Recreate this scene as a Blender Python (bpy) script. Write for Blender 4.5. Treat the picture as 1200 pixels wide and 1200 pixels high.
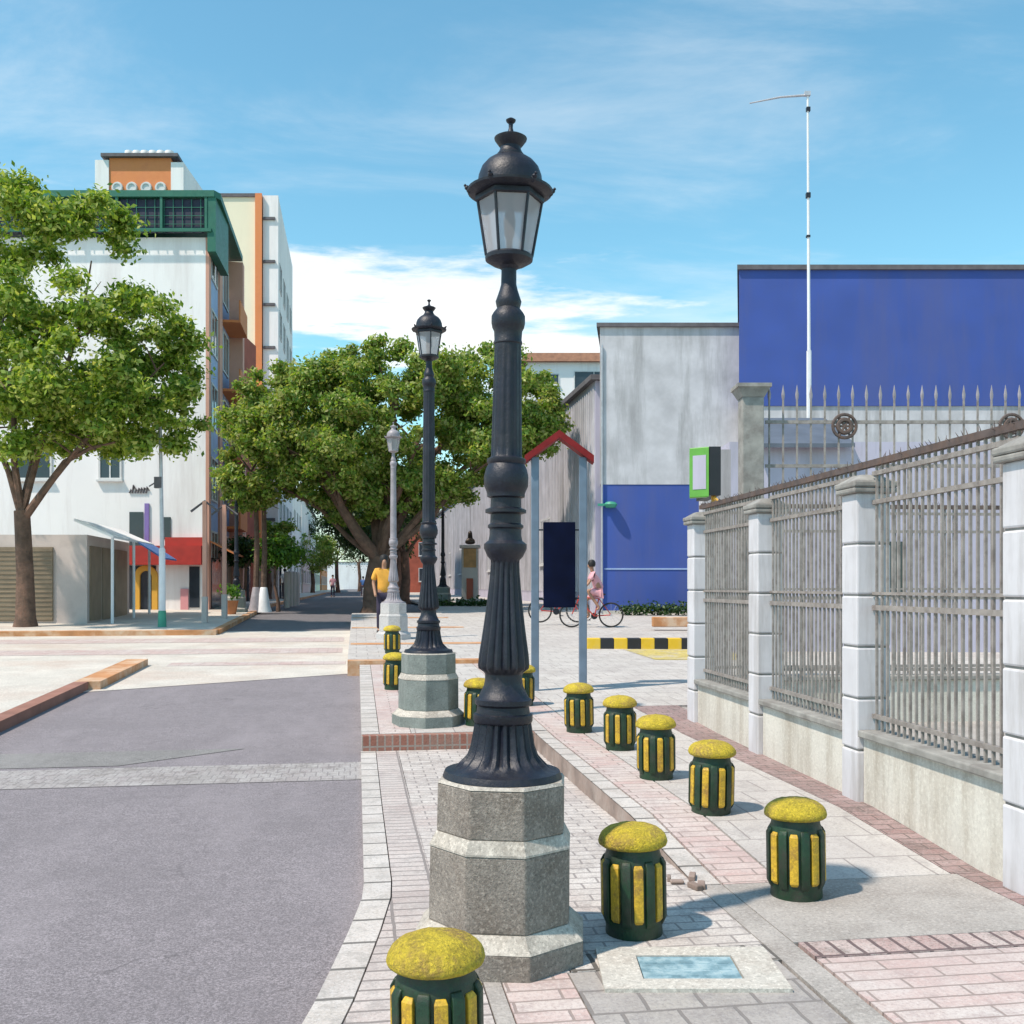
import bpy, math, random
from mathutils import Vector, Matrix
import numpy as np

# ------------------------------------------------------------------ clean
for o in list(bpy.data.objects): bpy.data.objects.remove(o)
C = bpy.context.scene.collection
R = math.radians
TH = R(8.63); CT, ST = math.cos(TH), math.sin(TH)      # direction of the street

# ------------------------------------------------------------------ camera
cam_d = bpy.data.cameras.new('camera'); cam = bpy.data.objects.new('camera', cam_d); C.objects.link(cam)
cam.location = (0, 0, 1.6); cam.rotation_euler = (R(90), 0, 0)
cam_d.sensor_width = 36; cam_d.lens = 36.0; cam_d.shift_y = 0.0725
cam_d.clip_start = 0.05; cam_d.clip_end = 5000
bpy.context.scene.camera = cam

# ------------------------------------------------------------------ light
SUN_EL = R(57); SUN_H = Vector((-0.84, -0.54)).normalized()
sun_d = bpy.data.lights.new('sun', 'SUN'); sun = bpy.data.objects.new('sun', sun_d); C.objects.link(sun)
sdir = Vector((SUN_H.x*math.cos(SUN_EL), SUN_H.y*math.cos(SUN_EL), math.sin(SUN_EL)))
sun.rotation_euler = (-sdir).to_track_quat('-Z', 'Y').to_euler()
sun.location = (-10, -10, 30)
sun_d.energy = 4.2; sun_d.angle = R(1.3); sun_d.color = (1.0, 0.88, 0.75)

w = bpy.data.worlds.new('World'); bpy.context.scene.world = w; w.use_nodes = True
nt = w.node_tree; nt.nodes.clear()
def N(t, **k):
    n = nt.nodes.new(t)
    for a, b in k.items(): setattr(n, a, b)
    return n
def L(a, b): nt.links.new(a, b)
out = N('ShaderNodeOutputWorld'); bg = N('ShaderNodeBackground'); sky = N('ShaderNodeTexSky', sky_type='NISHITA')
sky.sun_disc = False; sky.sun_elevation = SUN_EL; sky.sun_rotation = math.atan2(SUN_H.x, SUN_H.y) % (2*math.pi)
sky.air_density = 1.3; sky.dust_density = 0.1; sky.ozone_density = 1.6; sky.altitude = 900
tc = N('ShaderNodeTexCoord'); sep = N('ShaderNodeSeparateXYZ'); L(tc.outputs['Generated'], sep.inputs[0])
def M(op, a, b=None, clamp=False):
    n = N('ShaderNodeMath', operation=op); n.use_clamp = clamp
    for i, v in enumerate((a, b)):
        if v is None: continue
        if isinstance(v, (int, float)): n.inputs[i].default_value = v
        else: L(v, n.inputs[i])
    return n.outputs[0]
def MR(v, a, b, c, d, sm=True):
    n = N('ShaderNodeMapRange'); n.interpolation_type = 'SMOOTHSTEP' if sm else 'LINEAR'
    L(v, n.inputs[0])
    for i, q in enumerate((a, b, c, d)): n.inputs[i+1].default_value = q
    return n.outputs[0]
zc = M('MAXIMUM', sep.outputs[2], 0.0); den = M('ADD', zc, 0.12)
comb = N('ShaderNodeCombineXYZ'); L(M('DIVIDE', sep.outputs[0], den), comb.inputs[0]); L(M('DIVIDE', sep.outputs[1], den), comb.inputs[1])
mp = N('ShaderNodeMapping'); L(comb.outputs[0], mp.inputs[0]); mp.inputs['Scale'].default_value = (0.75, 1.5, 1); mp.inputs['Rotation'].default_value = (0, 0, R(-28)); mp.inputs['Location'].default_value = (2.3, 0.7, 0)
n1 = N('ShaderNodeTexNoise'); L(mp.outputs[0], n1.inputs['Vector']); n1.inputs['Scale'].default_value = 1.3; n1.inputs['Detail'].default_value = 9; n1.inputs['Roughness'].default_value = 0.62; n1.inputs['Distortion'].default_value = 0.5
wisp = MR(n1.outputs[0], 0.42, 0.80, 0.0, 0.42)
# cloud bank low over the street: ratio height/forward and sideways/forward
az = M('DIVIDE', sep.outputs[0], M('MAXIMUM', sep.outputs[1], 0.05)); el = M('DIVIDE', sep.outputs[2], M('MAXIMUM', sep.outputs[1], 0.05))
elt = M('ADD', el, M('MULTIPLY', M('ADD', az, 0.22), 0.17))
mp2 = N('ShaderNodeMapping'); L(tc.outputs['Generated'], mp2.inputs[0]); mp2.inputs['Scale'].default_value = (3, 3, 17)
n2 = N('ShaderNodeTexNoise'); L(mp2.outputs[0], n2.inputs['Vector']); n2.inputs['Scale'].default_value = 1.6; n2.inputs['Detail'].default_value = 8; n2.inputs['Roughness'].default_value = 0.6
eln = M('ADD', elt, M('MULTIPLY', M('SUBTRACT', n2.outputs[0], 0.5), 0.26))
bank = M('MULTIPLY', MR(eln, 0.235, 0.265, 0, 1), MR(eln, 0.30, 0.345, 1, 0))
bank = M('MULTIPLY', bank, MR(az, 0.30, 0.55, 1, 0))
low = M('MULTIPLY', MR(eln, 0.06, 0.24, 0.7, 0.0), 0.8)
cl = M('ADD', M('ADD', wisp, M('MULTIPLY', bank, 0.78)), 0.0, True)
cl = M('MAXIMUM', cl, low)
mix = N('ShaderNodeMix', data_type='RGBA'); tint = N('ShaderNodeMix', data_type='RGBA', blend_type='MULTIPLY'); tint.inputs[0].default_value = 1; L(sky.outputs[0], tint.inputs[6]); tint.inputs[7].default_value = (.84, 1.27, 1.17, 1)
L(cl, mix.inputs[0]); L(tint.outputs[2], mix.inputs[6]); mix.inputs[7].default_value = (7.0, 7.0, 6.9, 1)
L(mix.outputs[2], bg.inputs[0]); bg.inputs[1].default_value = 0.135; L(bg.outputs[0], out.inputs[0])

vs = bpy.context.scene.view_settings
vs.view_transform = 'Standard'; vs.look = 'None'; vs.exposure = 0.32; vs.gamma = 1; vs.use_curve_mapping = False

# ------------------------------------------------------------------ helpers
def P(t, s): return (t*CT - s*ST, t*ST + s*CT)          # street frame (across, along) -> world
def TS(x, y): return (x*CT + y*ST, -x*ST + y*CT)
def gz(s): return 0.0 if s < 10 else (0.025*(s-10) if s < 42 else 0.8)
def gw(x, y): return gz(TS(x, y)[1])

def tag(o, label, cat, group=None):
    o['label'] = label; o['category'] = cat
    if group: o['group'] = group
    return o
def thing(name, label, cat, loc=(0,0,0), rotz=0, group=None):
    o = bpy.data.objects.new(name, None); C.objects.link(o); o.empty_display_size = .2
    o.location = loc; o.rotation_euler = (0, 0, rotz); return tag(o, label, cat, group)

class MB:
    def __init__(s): s.v = []; s.f = []; s.sm = []
    def add(s, vs, fs, smooth=False):
        n = len(s.v); s.v += [tuple(v) for v in vs]; s.f += [tuple(i+n for i in f) for f in fs]; s.sm += [smooth]*len(fs); return s
    def prism(s, poly, z0, z1, top=None):
        n = len(poly); a = sum(poly[i][0]*poly[(i+1) % n][1]-poly[(i+1) % n][0]*poly[i][1] for i in range(n))
        if a < 0: poly = poly[::-1]; top = top[::-1] if top else None
        tp = top or poly
        if top and a >= 0: tp = top
        vs = [(x, y, z0) for x, y in poly]+[(x, y, z1) for x, y in tp]
        fs = [tuple(range(n))[::-1], tuple(range(n, 2*n))]+[(i, (i+1) % n, n+(i+1) % n, n+i) for i in range(n)]
        return s.add(vs, fs)
    def box(s, c, d, rz=0):
        x, y, z = c; a, b, h = d[0]/2, d[1]/2, d[2]/2; q, r = math.cos(rz), math.sin(rz)
        return s.prism([(x+u*q-v*r, y+u*r+v*q) for u, v in ((-a,-b),(a,-b),(a,b),(-a,b))], z-h, z+h)
    def fbox(s, O, u, n, u0, u1, z0, z1, d0, d1):       # box on a facade
        pt = lambda a, d: (O[0]+u[0]*a+n[0]*d, O[1]+u[1]*a+n[1]*d)
        return s.prism([pt(u0, d0), pt(u1, d0), pt(u1, d1), pt(u0, d1)], z0, z1)
    def lathe(s, prof, n=24, c=(0,0), rot=0, smooth=True, flute=None):
        vs = []
        for (r, z) in prof:
            for k in range(n):
                a = rot+2*math.pi*k/n; rr = r
                if flute:
                    for z0, z1, cnt, amp in flute:
                        if z0 <= z <= z1: rr = r*(1-amp*(0.5+0.5*math.cos(cnt*a))**2)
                vs.append((c[0]+rr*math.cos(a), c[1]+rr*math.sin(a), z))
        m = len(prof); fs = []
        for i in range(m-1):
            for k in range(n): fs.append((i*n+k, i*n+(k+1) % n, (i+1)*n+(k+1) % n, (i+1)*n+k))
        fs.append(tuple(range(n))[::-1]); fs.append(tuple(range((m-1)*n, m*n)))
        return s.add(vs, fs, smooth)
    def tube(s, pts, rad, n=8, smooth=True):
        pts = [Vector(p) for p in pts]; m = len(pts); rad = rad if isinstance(rad, (list, tuple)) else [rad]*m
        vs = []; prev = None
        for i, p in enumerate(pts):
            d = (pts[min(i+1, m-1)]-pts[max(i-1, 0)]).normalized()
            ref = prev if prev is not None else (Vector((1,0,0)) if abs(d.x) < .8 else Vector((0,1,0)))
            a = (ref - d*ref.dot(d)).normalized(); b = d.cross(a); prev = a
            for k in range(n):
                q = 2*math.pi*k/n; vs.append(p+(a*math.cos(q)+b*math.sin(q))*rad[i])
        fs = [(i*n+k, i*n+(k+1) % n, (i+1)*n+(k+1) % n, (i+1)*n+k) for i in range(m-1) for k in range(n)]
        fs += [tuple(range(n))[::-1], tuple(range((m-1)*n, m*n))]
        return s.add(vs, fs, smooth)
    def build(s, name, mat, parent=None, world=False, bevel=0, loc=None, rotz=0):
        me = bpy.data.meshes.new(name)
        off = Vector((0,0,0))
        if parent is not None and world: off = parent.location
        me.from_pydata([(v[0]-off[0], v[1]-off[1], v[2]-off[2]) for v in s.v], [], s.f)
        me.polygons.foreach_set('use_smooth', s.sm)
        me.materials.append(mat); me.update()
        o = bpy.data.objects.new(name, me); C.objects.link(o)
        if parent is not None: o.parent = parent
        if loc is not None: o.location = loc; o.rotation_euler = (0, 0, rotz)
        if bevel:
            b = o.modifiers.new('bevel', 'BEVEL'); b.width = bevel; b.segments = 2; b.limit_method = 'ANGLE'; b.angle_limit = R(40)
            
        if any(s.sm):
            try: me.set_sharp_from_angle(angle=R(38))
            except Exception: pass
        return o

def copy_tree(o, parent=None):
    c = o.copy(); C.objects.link(c); c.parent = parent
    for ch in list(o.children): copy_tree(ch, c)
    return c

# ------------------------------------------------------------------ materials
def newmat(name):
    m = bpy.data.materials.new(name); m.use_nodes = True; t = m.node_tree
    return m, t, t.nodes['Principled BSDF']
def nd(t, ty, **k):
    n = t.nodes.new(ty)
    for a, b in k.items(): setattr(n, a, b)
    return n
def ramp(t, fac, stops):
    r = nd(t, 'ShaderNodeValToRGB'); t.links.new(fac, r.inputs[0]); e = r.color_ramp.elements
    while len(e) < len(stops): e.new(0.5)
    for i, (p, c) in enumerate(stops): e[i].position = p; e[i].color = (*c, 1)
    return r.outputs[0]
def mixc(t, fac, a, b, mode='MIX'):
    m = nd(t, 'ShaderNodeMix', data_type='RGBA', blend_type=mode)
    for i, v in ((0, fac), (6, a), (7, b)):
        if isinstance(v, (int, float)): m.inputs[i].default_value = v
        elif isinstance(v, tuple): m.inputs[i].default_value = (*v, 1)
        else: t.links.new(v, m.inputs[i])
    return m.outputs[2]
def noise(t, vec, scale, detail=5, rough=.6, stretch=None):
    if stretch:
        mp = nd(t, 'ShaderNodeMapping'); t.links.new(vec, mp.inputs[0]); mp.inputs['Scale'].default_value = stretch; vec = mp.outputs[0]
    n = nd(t, 'ShaderNodeTexNoise'); t.links.new(vec, n.inputs['Vector']); n.inputs['Scale'].default_value = scale
    n.inputs['Detail'].default_value = detail; n.inputs['Roughness'].default_value = rough; return n.outputs[0]
def mrange(t, v, a, b, c, d):
    n = nd(t, 'ShaderNodeMapRange'); t.links.new(v, n.inputs[0])
    for i, q in enumerate((a, b, c, d)): n.inputs[i+1].default_value = q
    return n.outputs[0]
def bump(t, b, h, strength, dist=.01):
    n = nd(t, 'ShaderNodeBump'); t.links.new(h, n.inputs['Height']); n.inputs['Strength'].default_value = strength; n.inputs['Distance'].default_value = dist
    t.links.new(n.outputs[0], b.inputs['Normal'])

def plain(name, col, rough=.6, metal=0, var=.25, vscale=3, dirt=None, dirt_amt=.5, dscale=1.5, bstr=.2, bscale=40, streak=False, bdist=.004, speck=0, sscale=110):
    m, t, b = newmat(name); o0 = nd(t, 'ShaderNodeTexCoord').outputs['Object']
    oi = nd(t, 'ShaderNodeObjectInfo'); va = nd(t, 'ShaderNodeVectorMath', operation='MULTIPLY_ADD'); t.links.new(oi.outputs['Random'], va.inputs[0]); va.inputs[1].default_value = (31, 17, 0); t.links.new(o0, va.inputs[2]); o = va.outputs[0]
    c = col
    n = noise(t, o, vscale, 6)
    lo = tuple(x*(1-var) for x in col); hi = tuple(min(1, x*(1+var*.6)) for x in col)
    c = ramp(t, n, [(.3, lo), (.7, hi)])
    if dirt:
        d = noise(t, o, dscale, 8, .7, (1, 1, .12) if streak else None)
        c = mixc(t, mrange(t, d, .47, .64, 0, dirt_amt), c, dirt)
    if speck:
        c = mixc(t, mrange(t, noise(t, o, sscale, 3, .8), .50, .66, 0, speck), c, tuple(x*.35 for x in col))
        c = mixc(t, mrange(t, noise(t, o, sscale*.8, 3, .8), .50, .34, 0, speck*.8), c, tuple(min(1, x*1.7) for x in col))
    t.links.new(c, b.inputs['Base Color'])
    rn = noise(t, o, vscale*4, 4); t.links.new(mrange(t, rn, .2, .8, max(0, rough-.12), min(1, rough+.12)), b.inputs['Roughness'])
    b.inputs['Metallic'].default_value = metal
    if bstr: bump(t, b, noise(t, o, bscale, 5, .7), bstr, bdist)
    return m

def bricks(name, c1, c2, mortar, bw=.2, bh=.1, off=.5, ms=.006, rot=0, wear=(.62,.58,.56), wear_amt=.5, dark=(.12,.10,.09), loc=(0,0,0), c3=None, vscale=1.1):
    m, t, b = newmat(name); o = nd(t, 'ShaderNodeTexCoord').outputs['Object']
    mp = nd(t, 'ShaderNodeMapping'); t.links.new(o, mp.inputs[0]); mp.inputs['Rotation'].default_value = (0,0,rot); mp.inputs['Location'].default_value = loc
    wob = nd(t, 'ShaderNodeTexNoise'); t.links.new(mp.outputs[0], wob.inputs['Vector']); wob.inputs['Scale'].default_value = 9; wob.inputs['Detail'].default_value = 2
    sub = nd(t, 'ShaderNodeVectorMath', operation='MULTIPLY_ADD'); t.links.new(wob.outputs['Color'], sub.inputs[0]); sub.inputs[1].default_value = (.012,.012,0); t.links.new(mp.outputs[0], sub.inputs[2])
    k = nd(t, 'ShaderNodeTexBrick'); t.links.new(sub.outputs[0], k.inputs['Vector'])
    k.inputs['Scale'].default_value = 1; k.inputs['Brick Width'].default_value = bw; k.inputs['Row Height'].default_value = bh
    k.inputs['Mortar Size'].default_value = ms; k.inputs['Mortar Smooth'].default_value = .25; k.offset = off; k.inputs['Bias'].default_value = 0
    k.inputs['Color1'].default_value = (*c1, 1); k.inputs['Color2'].default_value = (*c2, 1); k.inputs['Mortar'].default_value = (*mortar, 1)
    c = k.outputs['Color']
    if c3: c = mixc(t, mrange(t, noise(t, o, vscale, 3), .5, .62, 0, .8), c, c3)
    wn = noise(t, o, 2.3, 9, .72); c = mixc(t, mrange(t, wn, .42, .66, 0, wear_amt), c, wear)
    dn = noise(t, o, 5.5, 9, .75); c = mixc(t, mrange(t, dn, .50, .62, 0, .6), c, dark)
    gr = noise(t, o, 60, 4, .85); c = mixc(t, mrange(t, gr, .50, .62, 0, .7), c, dark)
    gl = noise(t, o, 48, 4, .85); c = mixc(t, mrange(t, gl, .50, .38, 0, .5), c, wear)
    big = noise(t, o, .55, 6, .65); c = mixc(t, mrange(t, big, .48, .64, 0, .38), c, tuple(x*1.25 for x in dark))
    c = mixc(t, mrange(t, k.outputs['Fac'], .35, 1, 0, .85), c, mortar)
    t.links.new(c, b.inputs['Base Color']); b.inputs['Roughness'].default_value = .85
    h = nd(t, 'ShaderNodeMath', operation='SUBTRACT'); t.links.new(noise(t, o, 45, 5), h.inputs[0]); t.links.new(k.outputs['Fac'], h.inputs[1])
    bump(t, b, h.outputs[0], .5, .006)
    return m

def asphalt(name, col):
    m, t, b = newmat(name); o = nd(t, 'ShaderNodeTexCoord').outputs['Object']
    c = ramp(t, noise(t, o, 95, 4, .85), [(.36, tuple(x*.42 for x in col)), (.5, col), (.62, tuple(x*1.75 for x in col))])
    c = mixc(t, mrange(t, noise(t, o, 9, 6, .8), .42, .62, 0, .35), c, tuple(x*.62 for x in col))
    c = mixc(t, mrange(t, noise(t, o, .9, 8, .7), .4, .7, 0, .45), c, tuple(x*.7 for x in col))
    c = mixc(t, mrange(t, noise(t, o, 1.3, 7, .6, (1, .25, 1)), .5, .72, 0, .5), c, tuple(min(1, x*1.35) for x in col))
    v = nd(t, 'ShaderNodeTexVoronoi', feature='DISTANCE_TO_EDGE'); v.inputs['Scale'].default_value = .55
    mpn = nd(t, 'ShaderNodeVectorMath', operation='MULTIPLY_ADD'); wob = nd(t, 'ShaderNodeTexNoise'); t.links.new(o, wob.inputs['Vector']); wob.inputs['Scale'].default_value = 2.2; wob.inputs['Detail'].default_value = 6
    t.links.new(wob.outputs['Color'], mpn.inputs[0]); mpn.inputs[1].default_value = (.7, .7, .7); t.links.new(o, mpn.inputs[2]); t.links.new(mpn.outputs[0], v.inputs['Vector'])
    crack = mrange(t, v.outputs['Distance'], 0, .006, .55, 0)
    brk = mrange(t, noise(t, o, .8, 3), .48, .6, 0, 1); mm = nd(t, 'ShaderNodeMath', operation='MULTIPLY'); t.links.new(crack, mm.inputs[0]); t.links.new(brk, mm.inputs[1])
    c = mixc(t, mm.outputs[0], c, tuple(x*.35 for x in col))
    t.links.new(c, b.inputs['Base Color']); b.inputs['Roughness'].default_value = .88
    bump(t, b, noise(t, o, 140, 4, .7), .6, .006); return m

def leafmat(name, cols, trans=.35):
    m, t, b = newmat(name); g = nd(t, 'ShaderNodeNewGeometry'); o = nd(t, 'ShaderNodeTexCoord').outputs['Object']
    c = ramp(t, g.outputs['Random Per Island'], [(i/(len(cols)-1), x) for i, x in enumerate(cols)])
    c = mixc(t, mrange(t, noise(t, o, .9, 4), .45, .75, 0, .5), c, cols[0], 'MIX')
    t.links.new(c, b.inputs['Base Color']); b.inputs['Roughness'].default_value = .5
    tr = nd(t, 'ShaderNodeBsdfTranslucent'); t.links.new(mixc(t, 1.0, c, (1.0, 1.0, .45), 'MULTIPLY'), tr.inputs[0])
    mx = nd(t, 'ShaderNodeMixShader'); mx.inputs[0].default_value = trans
    t.links.new(b.outputs[0], mx.inputs[1]); t.links.new(tr.outputs[0], mx.inputs[2])
    t.links.new(mx.outputs[0], t.nodes['Material Output'].inputs[0]); return m

def glass(name, col, rough=.25, trans=.5):
    m, t, b = newmat(name); b.inputs['Base Color'].default_value = (*col, 1); b.inputs['Roughness'].default_value = rough
    b.inputs['Transmission Weight'].default_value = trans; b.inputs['IOR'].default_value = 1.1; return m

K = {}
K['asphalt'] = asphalt('asphalt', (.225, .200, .212))
K['asphalt_far_shaded'] = asphalt('asphalt_far_shaded', (.15, .14, .15))  # darker asphalt: tree shade over the far road put into the colour
K['patch'] = asphalt('asphalt_patch', (.22, .21, .205))
K['concrete'] = plain('worn_concrete', (.56, .52, .465), .85, var=.18, vscale=1.2, dirt=(.46,.35,.29), dirt_amt=.65, dscale=.45, bstr=.4, speck=.4, sscale=40)
K['concrete_grey'] = plain('grey_concrete', (.38, .35, .325), .88, var=.2, vscale=2.5, dirt=(.24,.21,.19), dirt_amt=.6, dscale=2.2, bstr=.5, speck=.5, sscale=60)
K['earth'] = plain('earth', (.30, .27, .24), .9, var=.3, vscale=.3)
K['joint'] = plain('joint_dirt', (.07, .06, .055), .95, var=.4, vscale=8)
K['plaza'] = bricks('plaza_pavers', (.56,.51,.47), (.43,.38,.35), (.26,.23,.22), .20, .10, ms=.007, wear=(.64,.60,.57), wear_amt=.7, dark=(.24,.21,.20), c3=(.50,.41,.38))
K['cross_pavers'] = bricks('cross_pavers', (.52,.44,.41), (.40,.33,.31), (.22,.19,.18), .22, .10, off=0, wear=(.62,.58,.55), wear_amt=.6, ms=.009, loc=(.04,0,0), dark=(.28,.25,.24))
K['kerbstone'] = bricks('kerb_stones', (.54,.49,.45), (.42,.37,.34), (.13,.12,.11), 6.0, .31, off=0, loc=(3,0,0), ms=.014, wear=(.63,.60,.58), wear_amt=.6, dark=(.3,.28,.26))
K['pink'] = bricks('pink_pavers', (.50,.335,.31), (.54,.46,.425), (.28,.22,.20), .40, .10, off=.5, ms=.007, wear=(.62,.57,.54), wear_amt=.5, c3=(.56,.51,.48), vscale=1.6, dark=(.34,.26,.25))
K['pink_small'] = bricks('pink_soldier_pavers', (.46,.27,.255), (.56,.43,.40), (.12,.08,.08), .10, .22, off=0, ms=.011, wear=(.62,.57,.54), wear_amt=.45)
K['white_small'] = bricks('white_soldier_pavers', (.57,.53,.50), (.48,.44,.41), (.10,.09,.08), .10, .22, off=0, ms=.012, wear=(.62,.58,.55), wear_amt=.45)
K['tile'] = bricks('grey_tiles', (.42,.39,.37), (.36,.33,.31), (.14,.12,.11), .40, .40, off=.5, ms=.006, wear=(.58,.55,.52), wear_amt=.6, dark=(.24,.22,.21))
K['tile_light'] = bricks('light_tiles', (.52,.49,.46), (.43,.40,.37), (.27,.24,.23), .40, .40, off=.5, ms=.007, wear=(.60,.57,.54), wear_amt=.6, dark=(.28,.25,.24))
K['tile_near'] = bricks('near_grey_tiles', (.38,.35,.32), (.32,.29,.27), (.20,.18,.17), .22, .22, off=.5, ms=.009, wear=(.46,.43,.41), wear_amt=.7, dark=(.22,.2,.2))
K['darkred'] = bricks('dark_red_pavers', (.27,.16,.15), (.36,.24,.23), (.13,.1,.09), .20, .10, wear=(.42,.35,.34), wear_amt=.4)
K['roadband'] = bricks('road_band_pavers', (.30,.26,.26), (.36,.33,.32), (.22,.20,.20), .10, .20, off=.5, wear=(.44,.42,.41), wear_amt=.9, c3=(.38,.36,.35))
K['stepbrick'] = None
K['orange_kerb'] = plain('orange_kerb_paint', (.52,.24,.10), .8, var=.25, vscale=3, dirt=(.58,.46,.34), dirt_amt=.85)
K['red_kerb'] = plain('red_kerb', (.30,.14,.10), .8, var=.25, vscale=3, dirt=(.3,.15,.12), dirt_amt=.7)
K['yellow_patch'] = plain('worn_yellow_paint', (.50,.40,.12), .8, var=.3, vscale=3, dirt=(.45,.41,.36), dirt_amt=.95, dscale=2.5, speck=.5, sscale=20)

def facebrick():                                        # soldier bricks on the vertical face of the step
    m, t, b = newmat('step_brick'); g = nd(t, 'ShaderNodeTexCoord').outputs['Object']
    sp = nd(t, 'ShaderNodeSeparateXYZ'); t.links.new(g, sp.inputs[0]); ad = nd(t, 'ShaderNodeMath', operation='ADD'); t.links.new(sp.outputs[0], ad.inputs[0]); t.links.new(sp.outputs[1], ad.inputs[1])
    cb = nd(t, 'ShaderNodeCombineXYZ'); t.links.new(ad.outputs[0], cb.inputs[0]); t.links.new(sp.outputs[2], cb.inputs[1])
    k = nd(t, 'ShaderNodeTexBrick'); t.links.new(cb.outputs[0], k.inputs['Vector']); k.offset = 0
    for a, v in (('Scale', 1), ('Brick Width', .075), ('Row Height', .5), ('Mortar Size', .009)): k.inputs[a].default_value = v
    k.inputs['Color1'].default_value = (.26,.10,.07,1); k.inputs['Color2'].default_value = (.34,.16,.12,1); k.inputs['Mortar'].default_value = (.30,.25,.22,1)
    c = mixc(t, mrange(t, noise(t, g, 3, 7), .45, .7, 0, .6), k.outputs[0], (.22,.17,.14))
    t.links.new(c, b.inputs['Base Color']); b.inputs['Roughness'].default_value = .85; bump(t, b, noise(t, g, 50), .5); return m
K['stepbrick'] = facebrick()
K['stepside'] = plain('step_side', (.27,.20,.17), .85, var=.4, vscale=4, dirt=(.45,.38,.34), dirt_amt=.5, dscale=3, bstr=.5)
K['iron'] = plain('dark_blue_iron', (.009,.011,.022), .46, metal=.1, var=.5, vscale=6, dirt=(.030,.030,.036), dirt_amt=.6, dscale=7, bstr=.5, bscale=45, bdist=.006, speck=.5, sscale=70)
K['iron_pale'] = plain('pale_grey_iron', (.30,.275,.30), .5, var=.25, vscale=6, dirt=(.18,.16,.17), dirt_amt=.5, dscale=5, bstr=.2)
K['lamp_glass'] = glass('lantern_glass', (.64,.62,.64), .45, .58)
K['granite'] = plain('granite_pedestal', (.27,.235,.205), .85, var=.35, vscale=5, dirt=(.15,.115,.09), dirt_amt=.6, dscale=4, bstr=.8, bscale=90, bdist=.008, speck=.75, sscale=75)
K['granite_sunlit'] = plain('granite_sunlit_ledge', (.46,.42,.37), .85, var=.3, vscale=9, dirt=(.26,.22,.18), dirt_amt=.6, dscale=6, bstr=.7, speck=.6, sscale=75)  # lighter granite: sunlight on the ledge tops put into the colour
K['granite_green'] = plain('green_grey_pedestal', (.19,.215,.20), .8, var=.3, vscale=6, dirt=(.26,.27,.25), dirt_amt=.5, dscale=3.5, bstr=.4, speck=.5, sscale=60)
K['white_ped'] = plain('white_pedestal', (.50,.485,.48), .8, var=.15, vscale=4, dirt=(.32,.3,.29), dirt_amt=.6, dscale=4, speck=.3, sscale=50)
K['cap'] = plain('yellow_cap_paint', (.56,.42,.03), .8, var=.35, vscale=14, dirt=(.33,.20,.07), dirt_amt=.85, dscale=8, bstr=1.0, bscale=95, bdist=.015, speck=.7, sscale=90)
K['green'] = plain('dark_green_paint', (.007,.036,.014), .5, var=.5, vscale=7, dirt=(.045,.04,.032), dirt_amt=.7, dscale=10, bstr=.5, bscale=60, speck=.5, sscale=80)
K['ystripe'] = plain('yellow_stripe_paint', (.58,.36,.025), .6, var=.3, vscale=9, dirt=(.26,.14,.04), dirt_amt=.85, dscale=14, bstr=.5, bscale=70, speck=.5, sscale=80)
K['pillar'] = plain('white_pillar_paint', (.61,.60,.63), .65, var=.1, vscale=3, dirt=(.40,.38,.38), dirt_amt=.75, dscale=5, streak=True, bstr=.15)
K['pillar_cap'] = plain('grey_pillar_cap', (.30,.29,.27), .8, var=.3, vscale=6, dirt=(.16,.14,.13), dirt_amt=.6, dscale=5, bstr=.5)
K['creamwall'] = plain('cream_plinth', (.62,.59,.53), .8, var=.12, vscale=2, dirt=(.34,.29,.23), dirt_amt=.7, dscale=3, streak=True, bstr=.4, speck=.25, sscale=50)
K['bars'] = plain('taupe_bar_paint', (.30,.27,.25), .55, var=.3, vscale=9, dirt=(.10,.07,.06), dirt_amt=.5, dscale=12, bstr=.1)
K['rust'] = plain('rusty_spikes', (.10,.075,.07), .75, var=.4, vscale=12, dirt=(.16,.09,.06), dirt_amt=.5, dscale=8)
K['bluewall'] = plain('blue_wall_paint', (.042,.085,.33), .8, var=.16, vscale=.6, dirt=(.065,.09,.27), dirt_amt=.7, dscale=1.0, bstr=.15, bscale=6, streak=True)
K['whitewall'] = plain('stained_white_wall', (.52,.51,.54), .85, var=.2, vscale=1.3, dirt=(.25,.245,.25), dirt_amt=.8, dscale=1.0, streak=True, bstr=.3, bscale=10)
K['sidewall'] = plain('lilac_grey_wall', (.44,.42,.52), .85, var=.10, vscale=.7, dirt=(.28,.28,.32), dirt_amt=.6, dscale=1.3, streak=True, bstr=.2, bscale=10)
K['coping'] = plain('dark_coping', (.12,.11,.12), .8, var=.3, vscale=4)
K['bwhite'] = plain('bright_white_wall', (.82,.80,.80), .8, var=.05, vscale=.5, dirt=(.60,.55,.54), dirt_amt=.6, dscale=.8, streak=True, bstr=.1, bscale=8)
K['cream'] = plain('cream_tower_wall', (.80,.74,.56), .8, var=.05, vscale=.4, dirt=(.66,.58,.42), dirt_amt=.4, dscale=.6, streak=True, bstr=.1)
K['orange'] = plain('orange_wall', (.70,.24,.085), .8, var=.12, vscale=1, dirt=(.52,.17,.08), dirt_amt=.5, dscale=1, bstr=.1)
K['salmon'] = plain('salmon_wall', (.68,.36,.27), .8, var=.12, vscale=1, dirt=(.5,.25,.2), dirt_amt=.5, dscale=1, bstr=.1)
K['brick_red'] = plain('brick_red_wall', (.36,.09,.055), .85, var=.25, vscale=1.5, bstr=.2)
K['ltblue'] = plain('light_blue_panel', (.30,.40,.62), .6, var=.15, vscale=2)
K['dgreen'] = plain('green_canopy_metal', (.015,.13,.085), .5, var=.2, vscale=2)
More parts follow.
